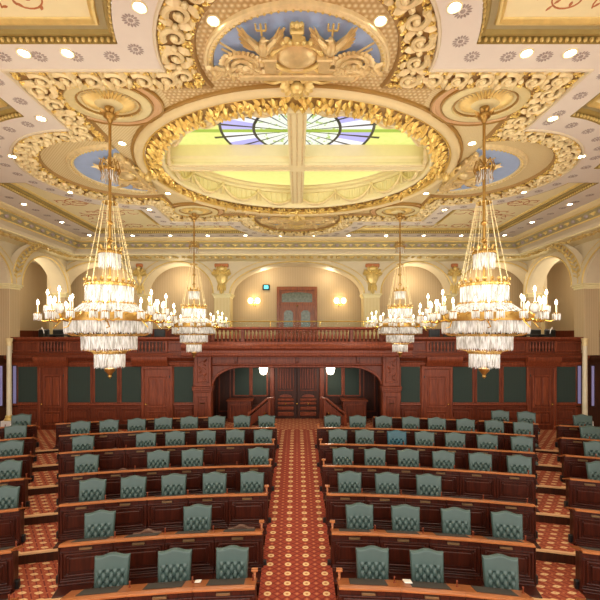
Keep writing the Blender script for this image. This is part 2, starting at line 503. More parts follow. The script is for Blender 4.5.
CH={
 'L':{'F':[-3.29,-6.13,-9.1],'E':[-5.57,-10.71],'D':[-2.78,-5.07,-7.47,-9.81,-12.06],'C':[-2.53,-6.86,-8.99,-13.26],
      'B':[-2.39,-4.34,-6.34,-8.43,-10.35,-14.26],'A':[-2.25,-4.09,-5.91,-7.89,-9.71,-11.54,-13.34,-15.16]},
 'R':{'F':[3.82,6.51,9.95],'E':[3.54,6.06,8.76,11.35],'D':[3.25,5.53,7.97],'C':[3.04,5.13,7.3,9.48,11.7,13.93],
      'B':[2.88,4.74,6.95,8.82,10.82,12.85,14.93],'A':[2.64,4.5,6.39,8.31,10.12,12.08,13.96,15.77],'Z':[14.96,16.66]},
 'OL':{'Z':[-19.48],'A':[-18.99],'B':[-18.32],'C':[-17.47],'D':[-16.54]},
 'OR':{'Z':[20.1],'A':[19.71],'B':[19.04],'C':[18.2]}}
SIDE={'L':'left of the centre aisle','R':'right of the centre aisle'}
rj=random.Random(3)
for s in ('L','R'):
    for k,l in CH[s].items():
        for i,a in enumerate(l):
            jit=rj.uniform(-4,4)
            if s=='R' and k=='B' and i==2:
                t=make_chair('leather_teal')
                chair(k,a,'blue-teal tufted chair, darker than the rest, fifth row right of the aisle',jit,first=t); continue
            if k=='Z':
                lab='green chair behind the last desk at back right, '+('nearer the centre' if i==0 else 'nearer the side aisle')
            else:
                lab='green tufted leather chair, %s, %s from the aisle, %s'%(NAMES[k],ORD(i),'left block' if s=='L' else 'right block')
            chair(k,a,lab,jit)
for s,w in (('OL','far left'),('OR','far right')):
    for k,l in CH[s].items():
        for a in l:
            chair(k,a,'green tufted chair at the %s edge beyond the side aisle, %s'%(w,NAMES[k]),rj.uniform(-4,4) if s=='OL' else rj.uniform(6,14))

# ------------------------------------------------------------------ tilted chairs of which just the crest rail shows
def make_tilted():
    r=empty('tipped_chair')
    b=MB(); n=24
    def ring(th,z0,s):
        return None
    pts=[]; prof=[]
    top=[(-.28+.56*i/n, .555+.07*(.5+.5*cos(min(1,abs(-.28+.56*i/n)/.2)*pi))) for i in range(n+1)]
    poly=top+[(.26,.42),(-.26,.42)]
    b.prism(poly,-.05,.04,'y'); b.build('backrest','leather_brown',r)
    s=MB(); s.bbox(-.26,.26,-.40,.05,.36,.45,.03); s.build('seat','leather_brown',r)
    p=MB(); p.lathe([(.03,.08),(.03,.30),(.12,.36)],(0,-.18,0),12)
    for k in range(5):
        q=2*pi*k/5; p.tube([(0,-.18,.11),(.25*cos(q),-.18+.25*sin(q),.03)],[.03,.025],6)
    p.build('swivel_base','mahogany_dark',r); return r
tp=None
for k,a,lab in (('E',-3.12,'low brown chair, only its curved top showing, second row beside the aisle'),
                ('E',-8.2,'low brown chair, only its curved top showing, second row between two green chairs'),
                ('C',-11.1,'low brown chair peeking over the fourth row desk, left block'),
                ('B',-12.27,'low brown chair peeking over the fifth row desk, left block')):
    d,z=ROW[k]; x,y=polar(d-AC+.62,a)
    if tp is None: tp=make_tilted(); o=tp; o.location=(x,y,z); o.rotation_euler=(0,0,-radians(a))
    else: o=dup(tp,(x,y,z),-radians(a))
    tag(o,lab,'chair','low brown chairs pushed under the desks')

# ================================================================== DESKS
DD=.50
def desk_parts(root,wf,wb):
    # front panel with raised frame, base and upper band
    h=wf/2-.004; f=MB()
    f.box(-h,h,.03,.06,.0,.72)
    f.bbox(-h,h,.0,.035,.0,.09,.01); f.bbox(-h,h,.008,.035,.10,.125,.006)
    f.bbox(-h,h,.0,.035,.60,.625,.006)
    for s in (-1,1): f.bbox(s*h-(.05 if s>0 else 0),s*h+(.05 if s<0 else 0),.006,.035,.125,.60,.008)
    x0,x1,z0,z1=-h+.075,h-.075,.15,.575
    fr=.035
    for (a,b_,c,d_) in ((x0,x1,z0,z0+fr),(x0,x1,z1-fr,z1),(x0,x0+fr,z0+fr,z1-fr),(x1-fr,x1,z0+fr,z1-fr)):
        f.bbox(a,b_,.004,.035,c,d_,.01)
    f.bbox(x0+.08,x1-.08,.012,.035,z0+.08,z1-.08,.012)
    # little carved corner brackets inside the frame
    for sx,xx in ((1,x0+.04),(-1,x1-.04)):
        for sz,zz in ((1,z0+.04),(-1,z1-.04)):
            f.tube([(xx,.006,zz+sz*.035),(xx+sx*.02,.002,zz+sz*.02),(xx+sx*.04,.006,zz)],[.006,.011,.006],6)
    f.build('front_panel','desk_dark',root,smooth=False)
    p=MB(); p.bbox(-h,h,-.33,.0,.0,.03,.006); p.bbox(-h,h,-.05,.0,.03,.06,.006)
    p.build('plinth_step','desk_dark',root,smooth=False)
    for s in (-1,1):
        p=MB(); hb=wb/2-.004
        xa,xb=s*(h-.025),s*h; ya,yb=s*(hb-.025),s*hb
        p.add([(xa,.06,0),(xb,.06,0),(yb,.25,0),(ya,.25,0),(xa,.06,.715),(xb,.06,.715),(yb,.25,.635),(ya,.25,.635)],
              [(0,3,2,1),(4,5,6,7),(0,1,5,4),(1,2,6,5),(2,3,7,6),(3,0,4,7)])
        p.build('side_panel','desk_dark',root,smooth=False)
    t=MB(); pr=[(-.03,.735),(-.036,.74),(-.036,.764),(-.03,.77),(.045,.77),(DD-.01,.605),(DD,.595),(DD,.57),(.045,.735)]
    def X(y,s): return s*((wf+(wb-wf)*y/DD)/2-.002)
    t.loft([[(X(y,-1),y,z) for y,z in pr],[(X(y,1),y,z) for y,z in pr]])
    n=len(pr); t.f.append(list(range(n))); t.f.append(list(range(n,2*n))); t.mi+=[0,0]
    t.build('desktop','oak',root,smooth=False)
    sl=(.605-.77)/(DD-.055)
    def Z(y): return .77+sl*(y-.045)
    b=MB(); y0,y1=.10,.46; w=.31
    b.add([(-w,y0,Z(y0)-.003),(w,y0,Z(y0)-.003),(w,y1,Z(y1)-.003),(-w,y1,Z(y1)-.003),(-w,y0,Z(y0)+.007),(w,y0,Z(y0)+.007),(w,y1,Z(y1)+.007),(-w,y1,Z(y1)+.007)],
          [(0,3,2,1),(4,5,6,7),(0,1,5,4),(1,2,6,5),(2,3,7,6),(3,0,4,7)])
    b.build('writing_pad','pad',root,smooth=False)
    q=MB(); q.bbox(-.13,.09,-.004,.035,.638,.678,.004); q.build('name_plate','plate',root,smooth=False)
    m=MB(); xm=wf/2-.05
    m.lathe([(.022,0),(.022,.012),(.012,.02),(.012,.09),(.017,.10),(.012,.115),(0,.118)],(xm,.3,Z(.3)-.004),8); m.build('divider_post','mahogany_red',root)
def end_bits(root,wf,wb,s,inner):
    a=MB(); x=s*(wf/2-.03)
    if inner:
        a.tube([(x,.36,.60),(x,.40,.68),(x,.43,.765)],[.024,.022,.026],8)
        a.bbox(x-.055,x+.055,.38,.48,.765,.795,.008); a.build('end_arm','oak',root)
    a=MB(); x=s*(wf/2)
    a.bbox(min(x,x+s*.08),max(x,x+s*.08),.06,.14,.02,.17,.008); a.build('step_light','black',root,smooth=False)
    a=MB(); a.bbox(min(x,x+s*.02),max(x,x+s*.02),.0,.06,.0,.72,.004); a.build('end_stile','desk_dark',root,smooth=False)
GD='curved rows of panelled desks'
def desk_run(k,angs,labels,ends):
    d,z=ROW[k]; R=d-AC; da=radians(abs(angs[1]-angs[0])) if len(angs)>1 else radians(2)
    wf=2*R*math.tan(da/2); wb=2*(R+DD)*math.tan(da/2)
    p=None
    for i,a in enumerate(angs):
        x,y=polar(R,a); loc=(x,y,z); rz=-radians(a)
        if p is None:
            p=empty('panelled_desk',loc,rz); desk_parts(p,wf,wb); o=p
        else: o=dup(p,loc,rz)
        tag(o,labels[i],'desk',GD)
        o['_e']=ends.get(i,0)
    out=[ob for ob in bpy.data.objects if '_e' in ob]
    for ob in out:
        e=ob['_e']; del ob['_e']
        if e: end_bits(ob,wf,wb,e,abs(ob.location.x)<2)
LIM={'F':(1.97,10.68,3),'E':(1.85,12.02,4),'D':(1.74,13.21,5),'C':(1.65,14.26,6),'B':(1.56,15.19,7),'A':(1.48,16.03,8)}
for k,(a0,a1,n) in LIM.items():
    for s,nm in ((-1,'left'),(1,'right')):
        angs=[s*(a0+(a1-a0)*(i+.5)/n) for i in range(n)]
        lab=['dark panelled desk with oak top, %s, %s from the aisle, %s block'%(NAMES[k],ORD(i),nm) for i in range(n)]
        desk_run(k,angs,lab,{0:-s,n-1:s})
OUT={'F':12.88,'E':14.08,'D':15.12,'C':16.06,'B':16.84,'A':17.56,'Z':18.23}
for k,a in OUT.items():
    d,z=ROW[k]; step=degrees(.86/(d-AC))
    for s,nm in ((-1,'left'),(1,'right')):
        angs=[s*(a+step*(i+.5)) for i in range(2)]
        lab=['dark desk beyond the %s side aisle, %s, %s'%(nm,NAMES[k],'next to the aisle' if i==0 else 'farther out') for i in range(2)]
        desk_run(k,angs,lab,{0:-s})
for s,nm in ((-1,'left'),(1,'right')):
    for a0,a1,n,w in ((5.75,11.7,3,'inner run'),(13.2,17.0,2,'outer run')):
        angs=[s*(a0+(a1-a0)*(i+.5)/n) for i in range(n)]
        lab=['dark panelled desk in the back row, %s, %s from the centre, %s side'%(w,ORD(i),nm) for i in range(n)]
        desk_run('Z',angs,lab,{})
# things left on the front desks
def on_desk(k,deg,yl,xl,h=.0):
    d,z=ROW[k]; x,y=polar(d-AC+yl,deg); q=radians(deg)
    return (x+xl*cos(q), y-xl*sin(q), z+.77-.355*(yl-.045)+h)
tl=-atan2(.165,.465)
def slip(loc,deg,w,l,h,name,mat,label,cat):
    b=MB(); b.M=Matrix.Rotation(tl,4,'X'); b.bbox(-w/2,w/2,-l/2,l/2,0.002,h,.001)
    o=b.build(name,mat,smooth=False); o.location=loc; o.rotation_euler=(0,0,-radians(deg)); tag(o,label,cat)
slip(on_desk('F',-4.85,.34,.02,.008),-4.85,.10,.16,.012,'paper_slip','paper','small white paper slip standing between two front row desks on the left','paper')
slip(on_desk('F',5.35,.36,0,.008),5.35,.13,.2,.02,'paper_stack','paper','white paper lying on the right front row desks beside the blotter','paper')
# ================================================================== BACK WALL (wood front under the gallery)
DW=15.2; ZR=4.76; GF=4.05
wb_=MB()
def wallpoly():
    # portal opening: basket arch
    o=[(-11.45,ZF),(-3.36,ZF),(-3.36,2.75)]
    n=16; cx=2.1
    for i in range(1,n+1):
        q=pi-pi/2*i/n; o.append((-cx+ (3.36-cx)*cos(q), 2.75+.80*sin(q)))
    for i in range(0,n):
        q=pi/2-pi/2*i/n; o.append((cx+(3.36-cx)*cos(q), 2.75+.80*sin(q)))
    o+=[(3.36,2.75),(3.36,ZF),(11.45,ZF),(11.45,4.70),(-11.45,4.70)]
    return o
wb_.prism(wallpoly(),DW,DW+.25,'y')
wall_back=struct(wb_.build('wall_back','mahogany',smooth=False))
def rbox(name,mat,parent,bx,bev=.015):
    b=MB()
    for q in bx: b.bbox(*q,bev)
    return b.build(name,mat,parent,smooth=False)
def molding(name,mat,parent,x0,x1,yb,prof):
    # horizontal moulding, profile of (projection, z) from wall plane yb towards the viewer
    b=MB(); p=[(yb+.01,prof[0][1])]+[(yb-a,z) for a,z in prof]+[(yb+.01,prof[-1][1])]
    b.loft([[(x0,y,z) for y,z in p],[(x1,y,z) for y,z in p]]); n=len(p)
    b.f+= [list(range(n)),list(range(n,2*n))]; b.mi+=[0,0]
    return b.build(name,mat,parent,angle=30)
for s in (-1,1):
    a,b=(-11.45,-3.36) if s<0 else (3.36,11.45)
    a2,b2=(-11.45,-4.05) if s<0 else (4.05,11.45)
    molding('gallery_rail','mahogany_red',wall_back,a2,b2,DW,[(.02,4.60),(.07,4.63),(.12,4.68),(.13,4.72),(.12,4.76),(-.25,4.76)])
    molding('cornice_moulding','mahogany',wall_back,a2,b2,DW,[(.0,3.80),(.05,3.82),(.09,3.88),(.16,3.95),(.17,4.04),(.08,4.06),(.05,4.12),(.0,4.14)])
    molding('frieze_moulding','mahogany_red',wall_back,a2,b2,DW,[(.0,3.62),(.035,3.64),(.05,3.68),(.05,3.72),(.02,3.76),(.0,3.78)])
    molding('chair_rail','mahogany_red',wall_back,a2,b2,DW,[(.0,2.03),(.04,2.05),(.07,2.09),(.06,2.13),(.0,2.15)])
    molding('skirting','mahogany_dark',wall_back,a2,b2,DW,[(.05,ZF),(.05,ZF+.16),(.02,ZF+.2),(.0,ZF+.2)])
    # frieze panels between rail and cornice
    for x0,x1 in ((-11.3,-10.2),(-9.0,-6.7),(-5.3,-4.2)):
        x0,x1=(x0,x1) if s<0 else (-x1,-x0)
        b_=MB(); z0,z1=4.19,4.57
        for q in ((x0,x1,z0,z0+.05),(x0,x1,z1-.05,z1),(x0,x0+.05,z0,z1),(x1-.05,x1,z0,z1)): b_.bbox(q[0],q[1],DW-.035,DW+.01,q[2],q[3],.012)
        b_.build('frieze_panel','mahogany_red',wall_back,smooth=False)
    # pierced baluster grilles over the doors
    for xc,w in ((-9.62,1.0),(-5.75,1.1)):
        xc=xc*-s; b_=MB()
        n=8
        for i in range(n):
            x=xc-w/2+w*(i+.5)/n
            b_.lathe([(.028,0),(.028,.04),(.018,.06),(.04,.13),(.045,.17),(.03,.26),(.018,.31),(.028,.33),(.028,.38)],(x,DW-.03,4.19),8)
        b_.build('baluster_grille','mahogany_red',wall_back)
        q=MB(); q.box(xc-w/2,xc+w/2,DW-.012,DW+.01,4.19,4.57); q.build('grille_backing','mahogany_dark',wall_back,smooth=False)
        q=MB()
        for e in (-1,1): q.bbox(xc+e*(w/2+.06)-.05,xc+e*(w/2+.06)+.05,DW-.07,DW+.01,4.16,4.6,.012)
        q.build('grille_block','mahogany_red',wall_back,smooth=False)
        # projecting cornice break over each door
        molding('door_head','mahogany_red',wall_back,xc-w/2-.15,xc+w/2+.15,DW-.1,[(.0,3.60),(.04,3.62),(.08,3.72),(.14,3.80),(.16,3.9),(.16,3.98),(.05,4.0)])
# green cloth panels and wainscot (measured on the left, mirrored right)
GP=[(-11.0,-10.18),(-9.05,-8.15),(-7.97,-7.1),(-6.92,-6.02),(-4.85,-4.1)]
for s in (-1,1):
    for a,b in GP:
        x0,x1=(a,b) if s<0 else (-b,-a)
        rbox('green_panel','board',wall_back,[(x0,x1,DW-.012,DW+.02,2.16,3.61)],.004)
        fr=MB(); t=.05
        for q in ((x0-t,x1+t,2.13,2.13+t),(x0-t,x1+t,3.61-t+.03,3.64),(x0-t,x0,2.13,3.64),(x1,x1+t,2.13,3.64)): fr.bbox(q[0],q[1],DW-.035,DW+.01,q[2],q[3],.012)
        fr.build('panel_frame','mahogany_red',wall_back,smooth=False)
        w=MB(); z0,z1=1.42,1.95
        for q in ((x0,x1,z0,z0+.06),(x0,x1,z1-.06,z1),(x0,x0+.06,z0,z1),(x1-.06,x1,z0,z1)): w.bbox(q[0],q[1],DW-.035,DW+.01,q[2],q[3],.015)
        w.bbox(x0+.14,x1-.14,DW-.03,DW+.01,z0+.13,z1-.13,.02)
        w.build('wainscot_panel','mahogany',wall_back,smooth=False)
# daylit side windows next to the end columns
n=1
for s in (-1,1):
    for xa,xb in ((11.06,11.2),(11.6,11.72)):
        x0,x1=(xa,xb) if s>0 else (-xb,-xa)
        o=rbox('window_%d'%n,'mahogany_dark',None,[(x0-.05,x0,DW-.05,DW+.05,2.0,3.65),(x1,x1+.05,DW-.05,DW+.05,2.0,3.65),(x0,x1,DW-.05,DW+.05,3.62,3.66),(x0,x1,DW-.05,DW+.05,2.0,2.05)],.008); struct(o)
        rbox('window_pane','daylight',o,[(x0,x1,DW-.02,DW+.01,2.05,3.62)],.002); n+=1
# panelled doors
def door(nm,xc,w,y,z0,z1,mat,knobside=1,parts=True):
    h=w/2
    o=struct(rbox(nm,mat,None,[(xc-h,xc+h,y-.05,y+.03,z0,z1)],.01))
    fr=MB()
    for e in (-1,1): fr.bbox(xc+e*(h+.06)-.06,xc+e*(h+.06)+.06,y-.08,y+.03,z0,z1+.1,.02)
    fr.bbox(xc-h-.12,xc+h+.12,y-.09,y+.03,z1,z1+.12,.02); fr.build('door_frame','mahogany_red',o,smooth=False)
    for (za,zb) in ((z0+.18,z0+.72),(z0+.86,z1-.28)):
        p=MB(); x0,x1=xc-h+.11,xc+h-.11
        for q in ((x0,x1,za,za+.05),(x0,x1,zb-.05,zb),(x0,x0+.05,za,zb),(x1-.05,x1,za,zb)): p.bbox(q[0],q[1],y-.075,y-.03,q[2],q[3],.014)
        m=(x0+x1)/2
        for e in (-1,1):
            p.bbox(min(m+e*.03,m+e*(h-.2)),max(m+e*.03,m+e*(h-.2)),y-.07,y-.03,za+.1,zb-.1,.02)
        p.build('door_panel','mahogany_red',o,smooth=False)
    k=MB(); k.ball((xc+knobside*(h-.07),y-.09,z0+1.0),.035,10,8); k.build('door_knob','brass',o)
    for zz in (z0+.3,z1-.3):
        k=MB(); k.bbox(xc-knobside*h-.02,xc-knobside*h+.02,y-.09,y-.05,zz-.05,zz+.05,.006); k.build('hinge','black',o,smooth=False)
door('door_1',-9.62,.92,DW-.02,ZF,3.55,'mahogany',-1)
door('door_2',-5.5,1.0,DW-.02,ZF,3.5,'mahogany_red',-1)
door('door_3',9.62,.92,DW-.02,ZF,3.55,'mahogany',1)
door('door_4',5.5,1.0,DW-.02,ZF,3.5,'mahogany_red',1)
# portal pilasters
for s in (-1,1):
    p=MB(); xc=s*3.68; y=DW-.22
    p.bbox(xc-.34,xc+.34,y,DW+.1,ZF,2.62,.015); p.bbox(xc-.38,xc+.38,y-.04,DW+.1,ZF,ZF+.2,.015)
    for a,b,c in ((2.62,2.68,.05),(2.68,2.78,.1),(2.78,2.84,.13)): p.bbox(xc-.34-c/2,xc+.34+c/2,y-c/2,DW+.1,a,b,.012)
    p.bbox(xc-.33,xc+.33,y+.02,DW+.1,2.84,4.1,.015)
    o=p.build('pilaster','mahogany_red',wall_back,smooth=False)
    q=MB(); 
    for a in ((xc-.2,xc+.2,1.5,1.55),(xc-.2,xc+.2,2.4,2.45),(xc-.2,xc-.15,1.5,2.45),(xc+.15,xc+.2,1.5,2.45)): q.bbox(a[0],a[1],y-.025,y+.01,a[2],a[3],.01)
    q.bbox(xc-.1,xc+.1,y-.02,y+.01,1.6,2.35,.012)
    q.build('pilaster_panel','mahogany',o,smooth=False)
    c=MB()
    for a in ((xc-.24,xc+.24,2.98,3.03),(xc-.24,xc+.24,3.97,4.02),(xc-.24,xc-.19,2.98,4.02),(xc+.19,xc+.24,2.98,4.02)): c.bbox(a[0],a[1],y-.01,y+.03,a[2],a[3],.01)
    for i in range(3):
        z=3.2+.27*i; e=1 if i%2 else -1
        c.tube([(xc+e*.12*cos(t*.35)*(1-t/18),y-.005,z+.11*sin(t*.35)*(1-t/18)) for t in range(16)],[.022-.0009*t for t in range(16)],6)
        c.leaf((xc-e*.05,y,z+.02),(-e*.6,0,.8),.18,.09,.03,(0,-1,0)); c.leaf((xc-e*.02,y,z-.05),(-e*.8,0,-.4),.14,.08,.03,(0,-1,0))
    c.build('carved_panel','mahogany_red',o)
    q=MB(); q.bbox(xc-.09,xc+.09,y-.02,y,2.15,2.2,.004); q.build('brass_plate','plate',o,smooth=False)
# arch frieze
molding('arch_frieze','mahogany_red',wall_back,-3.36,3.36,DW,[(0,3.62),(.03,3.64),(.06,3.68),(.06,3.72),(.02,3.74),(.02,3.98),(.05,4.0),(.05,4.03)])
am=MB(); pts=[(x,DW-.02,z) for x,z in wallpoly()[1:-4+1]]
ap=[p for p in wallpoly() if abs(p[0])<=3.361 and p[1]>=2.7 and p[1]<4]
am.tube([(x,DW-.01,z+.05) for x,z in ap],.05,6); am.build('arch_moulding','mahogany_red',wall_back)
kb=MB()
for xx in (-2.4,0,2.4): kb.bbox(xx-.06,xx+.06,DW-.1,DW,3.74,3.98,.01); kb.lathe([(0,-.03),(.04,0),(.05,.06),(.03,.1)],(xx,DW-.07,3.72),8)
kb.build('frieze_boss','mahogany',wall_back)
# ------------------------------------------------------------------ central balcony
bal=struct(rbox('balcony','mahogany',None,[(-4.45,4.45,DW-.36,DW+.2,4.05,4.42),(-4.5,4.5,DW-.4,DW+.2,4.36,4.44)],.03))
molding('balcony_cornice','mahogany_red',bal,-4.45,4.45,DW-.36,[(-.1,3.98),(.02,4.0),(.06,4.06),(.06,4.1),(.02,4.14),(.02,4.24),(.06,4.28),(.12,4.33),(.13,4.4),(.06,4.44),(.04,4.50),(-.1,4.5)])
molding('balcony_rail','mahogany_red',bal,-4.42,4.42,DW-.36,[(-.16,5.03),(.0,5.04),(.05,5.07),(.06,5.12),(.02,5.15),(-.16,5.15)])
molding('base_rail','mahogany_red',bal,-4.42,4.42,DW-.36,[(-.14,4.5),(.03,4.5),(.03,4.56),(-.0,4.58),(-.14,4.58)])
def baluster(x):
    b=MB(); b.lathe([(.05,0),(.05,.04),(.025,.06),(.03,.09),(.058,.16),(.06,.2),(.04,.28),(.024,.34),(.028,.38),(.05,.40),(.05,.46)],(0,0,0),10)
    return b
posts=[-4.34,-3.25,-2.1,2.1,3.25,4.34]
bp=baluster(0).build('baluster','mahogany_red',bal); first=True
for a,b in zip(posts,posts[1:]):
    n=int((b-a-.2)/.138)
    for i in range(n):
        x=a+.1+(b-a-.2)*(i+.5)/n
        if first: o=bp; first=False
        else: o=bp.copy(); COL.objects.link(o)
        o.location=(x,DW-.29,4.575)
for x in posts: rbox('balcony_post','mahogany',bal,[(x-.075,x+.075,DW-.37,DW-.21,4.5,5.06),(x-.045,x+.045,DW-.385,DW-.2,4.66,4.95)],.012)
gr=thing('brass_handrail','thin polished brass handrail with glass standing above the central balcony balustrade','handrail',(0,DW-.1,4.44))
r=MB(); r.tube([(-4.2,0,.93),(4.2,0,.93)],.02,8); r.build('rail','brass',gr)
for x in (-4.1,-2.6,-1.05,.9,2.6,4.1):
    r=MB(); r.tube([(x,0,0),(x,0,.93)],.014,8); r.build('post','brass',gr)
gl=MB(); gl.box(-4.1,4.1,-.004,.004,.3,.9); gl.build('glass_panel','clear',gr,smooth=False)
# ------------------------------------------------------------------ portal recess
YB=17.2
pr=MB(); pr.box(-3.7,3.7,YB,YB+.1,ZF,4.05); pr.box(-3.8,-3.6,DW+.25,YB,ZF,4.05); pr.box(3.6,3.8,DW+.25,YB,ZF,4.05)
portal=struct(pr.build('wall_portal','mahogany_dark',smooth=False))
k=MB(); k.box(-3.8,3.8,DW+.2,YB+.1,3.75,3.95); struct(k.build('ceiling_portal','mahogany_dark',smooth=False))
for s in (-1,1):
    for a,b in ((-2.78,-2.13),(-1.98,-1.36)):
        x0,x1=(a,b) if s<0 else (-b,-a)
        rbox('green_panel','board',portal,[(x0,x1,YB-.03,YB,2.16,3.45)],.004)
        f=MB(); t=.07
        for q in ((x0-t,x1+t,2.1,2.16),(x0-t,x1+t,3.45,3.52),(x0-t,x0,2.1,3.5),(x1,x1+t,2.1,3.5)): f.bbox(q[0],q[1],YB-.06,YB,q[2],q[3],.012)
        f.build('panel_frame','mahogany_red',portal,smooth=False)
    w=MB()
    for x0,x1 in ((-3.5,-2.95),):
        x0,x1=(x0,x1) if s<0 else (-x1,-x0)
        for q in ((x0,x1,1.4,1.46),(x0,x1,3.4,3.46),(x0,x0+.06,1.4,3.46),(x1-.06,x1,1.4,3.46)): w.bbox(q[0],q[1],YB-.05,YB,q[2],q[3],.012)
    w.build('wall_panel','mahogany',portal,smooth=False)
# double door in the portal
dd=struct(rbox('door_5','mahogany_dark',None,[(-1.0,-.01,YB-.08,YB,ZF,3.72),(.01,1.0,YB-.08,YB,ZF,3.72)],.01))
fr=MB()
for e in (-1,1): fr.bbox(e*1.1-.1,e*1.1+.1,YB-.14,YB,ZF,3.74,.02)
fr.build('door_frame','mahogany',dd,smooth=False)
for e in (-1,1):
    xc=e*.5
    p=MB()
    for q in ((xc-.36,xc+.36,2.35,2.40),(xc-.36,xc+.36,3.4,3.45),(xc-.36,xc-.31,2.35,3.45),(xc+.31,xc+.36,2.35,3.45)): p.bbox(q[0],q[1],YB-.11,YB-.06,q[2],q[3],.012)
    for i in range(5): p.bbox(xc-.27+.11*i,xc-.2+.11*i,YB-.1,YB-.06,2.45,3.35,.012)
    p.build('door_panel','mahogany',dd,smooth=False)
    # horizontal bolection panels of the lower half, the top one domed
    for z0,z1 in ((1.24,1.42),(1.5,1.66),(1.74,1.86),(1.9,2.02)):
        p=MB(); p.bbox(xc-.36,xc+.36,YB-.14,YB-.06,z0,z1,.035); p.build('raised_panel','mahogany_red',dd,smooth=False)
    p=MB(); poly=[(xc-.27,2.08)]+[(xc+.27*cos(pi-pi*i/10),2.1+.1*sin(pi*i/10)) for i in range(11)]+[(xc+.27,2.08)]
    p.prism(poly,YB-.14,YB-.06,'y'); p.build('raised_panel','mahogany_red',dd,smooth=False)
    k=MB(); k.ball((xc-e*.0,YB-.18,1.79),.04,10,8); k.build('door_knob','brass',dd)
k=MB(); k.ball((0,YB-.14,1.79),.045,10,8); k.build('door_knob','brass',dd)
cv=MB()
for e in (-1,1):
    cv.tube([(e*(.05+.3*t/14)+0, YB-.13, 3.55+.06*sin(t*.6)) for t in range(15)],.03,6)
    for i in range(4): cv.leaf((e*.1*i+e*.05,YB-.12,3.56),(e*.7,0,.6),.14,.08,.04,(0,-1,0))
cv.ball((0,YB-.12,3.6),(.12,.05,.09)); cv.build('carved_crest','mahogany',dd)
# stairs with sloping balustrade and panelled counters either side of the doors
for s,nm in ((-1,'left'),(1,'right')):
    t=thing('side_stair','dark wood stair with sloping handrail and newel posts, %s of the portal doors'%nm,'stair',(s*1.55,16.2,ZF))
    st=MB()
    for i in range(4): st.box(-.38,.38,-.35+.22*i,.6,.17*i,.17*(i+1))
    st.build('step','mahogany_dark',t,smooth=False)
    b=MB(); xx=-s*-.0
    # balustrade leans out towards the aisle side
    b.prism([(s*.42,.02),(s*.34,.02),(-s*.42,.62),(-s*.42,1.05),(s*.34,.42),(s*.42,.42)],-.52,-.44,'y'); b.build('balustrade_panel','mahogany',t,smooth=False)
    b=MB(); b.tube([(s*.44,-.48,.47),(-s*.36,-.48,1.12),(-s*.62,-.48,1.14)],.05,8); b.build('handrail','mahogany_red',t)
    b=MB(); b.bbox(s*.42-.06,s*.42+.06,-.55,-.41,0,.5,.012); b.ball((s*.42,-.48,.54),.06); b.build('newel_post','mahogany_red',t,smooth=False)
    b=MB(); b.bbox(-s*.42-.05,-s*.42+.05,-.55,-.41,0,1.1,.012); b.build('newel_post','mahogany_red',t,smooth=False)
    b=MB(); b.lathe([(.0,0),(.03,.01),(.03,.05),(.0,.07)],(-s*.25,-.54,.5),10); b.build('brass_knob','brass',t)
    c=thing('panelled_counter','waist high panelled wooden counter under the green panels, %s side of the portal'%nm,'counter',(s*2.45,16.65,ZF))
    b=MB(); b.bbox(-.5,.5,-.3,.3,0,.9,.012)
    b.build('body','mahogany',c,smooth=False)
    b=MB(); b.bbox(-.56,.56,-.36,.34,.9,.95,.012); b.build('counter_top','mahogany_red',c,smooth=False)
    b=MB()
    for q in ((-.42,.42,.15,.2),(-.42,.42,.72,.77),(-.42,-.37,.15,.77),(.37,.42,.15,.77)): b.bbox(q[0],q[1],-.325,-.29,q[2],q[3],.01)
    b.build('front_panel','mahogany_red',c,smooth=False)
    # hanging lamp
    l=thing('pendant_lamp','lit white glass pendant lamp under the balcony, %s of the portal doors'%nm,'lamp',(s*1.42,16.3,3.75),0,'pendant lamps under the balcony')
    b=MB(); b.lathe([(0,0),(.09,0),(.09,-.03),(.03,-.05),(.025,-.16),(.12,-.18),(.12,-.2)],(0,0,0),16); b.build('ceiling_rose','brass',l)
    b=MB(); b.lathe([(.17,-.19),(.2,-.22),(.18,-.36),(.15,-.5),(.10,-.58),(0,-.6)],(0,0,0),18); b.build('lamp_shade','shade_glass',l)
    q=thing('dome_camera','small pinkish dome camera under the arch, %s end'%nm,'camera',(s*2.05,15.75,3.75),0)
    b=MB(); b.lathe([(.0,-.12),(.06,-.1),(.1,-.04),(.11,0)],(0,0,0),14); b.build('dome','steel',q)
    b=MB(); b.ball((0,-.09,-.07),.03); b.build('indicator_light','red_led',q)
# ------------------------------------------------------------------ end columns
for s,nm in ((-1,'left'),(1,'right')):
    c=thing('column','slender cream marble column with gilded base at the %s end of the wood wall'%nm,'column',(s*11.17,DW-.26,ZF))
    b=MB(); b.lathe([(.09,.62),(.092,.7),(.085,1.6),(.08,3.4)],(0,0,0),20); b.build('shaft','marble',c)
    b=MB(); b.bbox(-.2,.2,-.2,.2,0,.42,.02); b.build('plinth','marble_white',c,smooth=False)
    b=MB(); b.lathe([(.16,.42),(.17,.46),(.14,.5),(.12,.53),(.13,.57),(.1,.62)],(0,0,0),20); b.build('base_ring','gold',c)
    b=MB(); b.lathe([(.08,3.3),(.10,3.36),(.09,3.4),(.11,3.5),(.13,3.6)],(0,0,0),16); b.build('capital','gold_pale',c)
    # wood front carrying on beyond the column
    x0,x1=(11.46,13.2) if s>0 else (-13.2,-11.46)
    w=struct(rbox('wall_side_gallery','mahogany_dark',None,[(x0,x1,DW,DW+.2,ZF,4.7)],.01))
    molding('gallery_rail','mahogany_dark',w,x0,x1,DW,[(.02,4.60),(.12,4.68),(.12,4.76),(-.2,4.76)])
    molding('cornice_moulding','mahogany_dark',w,x0,x1,DW,[(.0,3.72),(.09,3.82),(.17,3.95),(.17,4.04),(.05,4.12),(.0,4.14)])

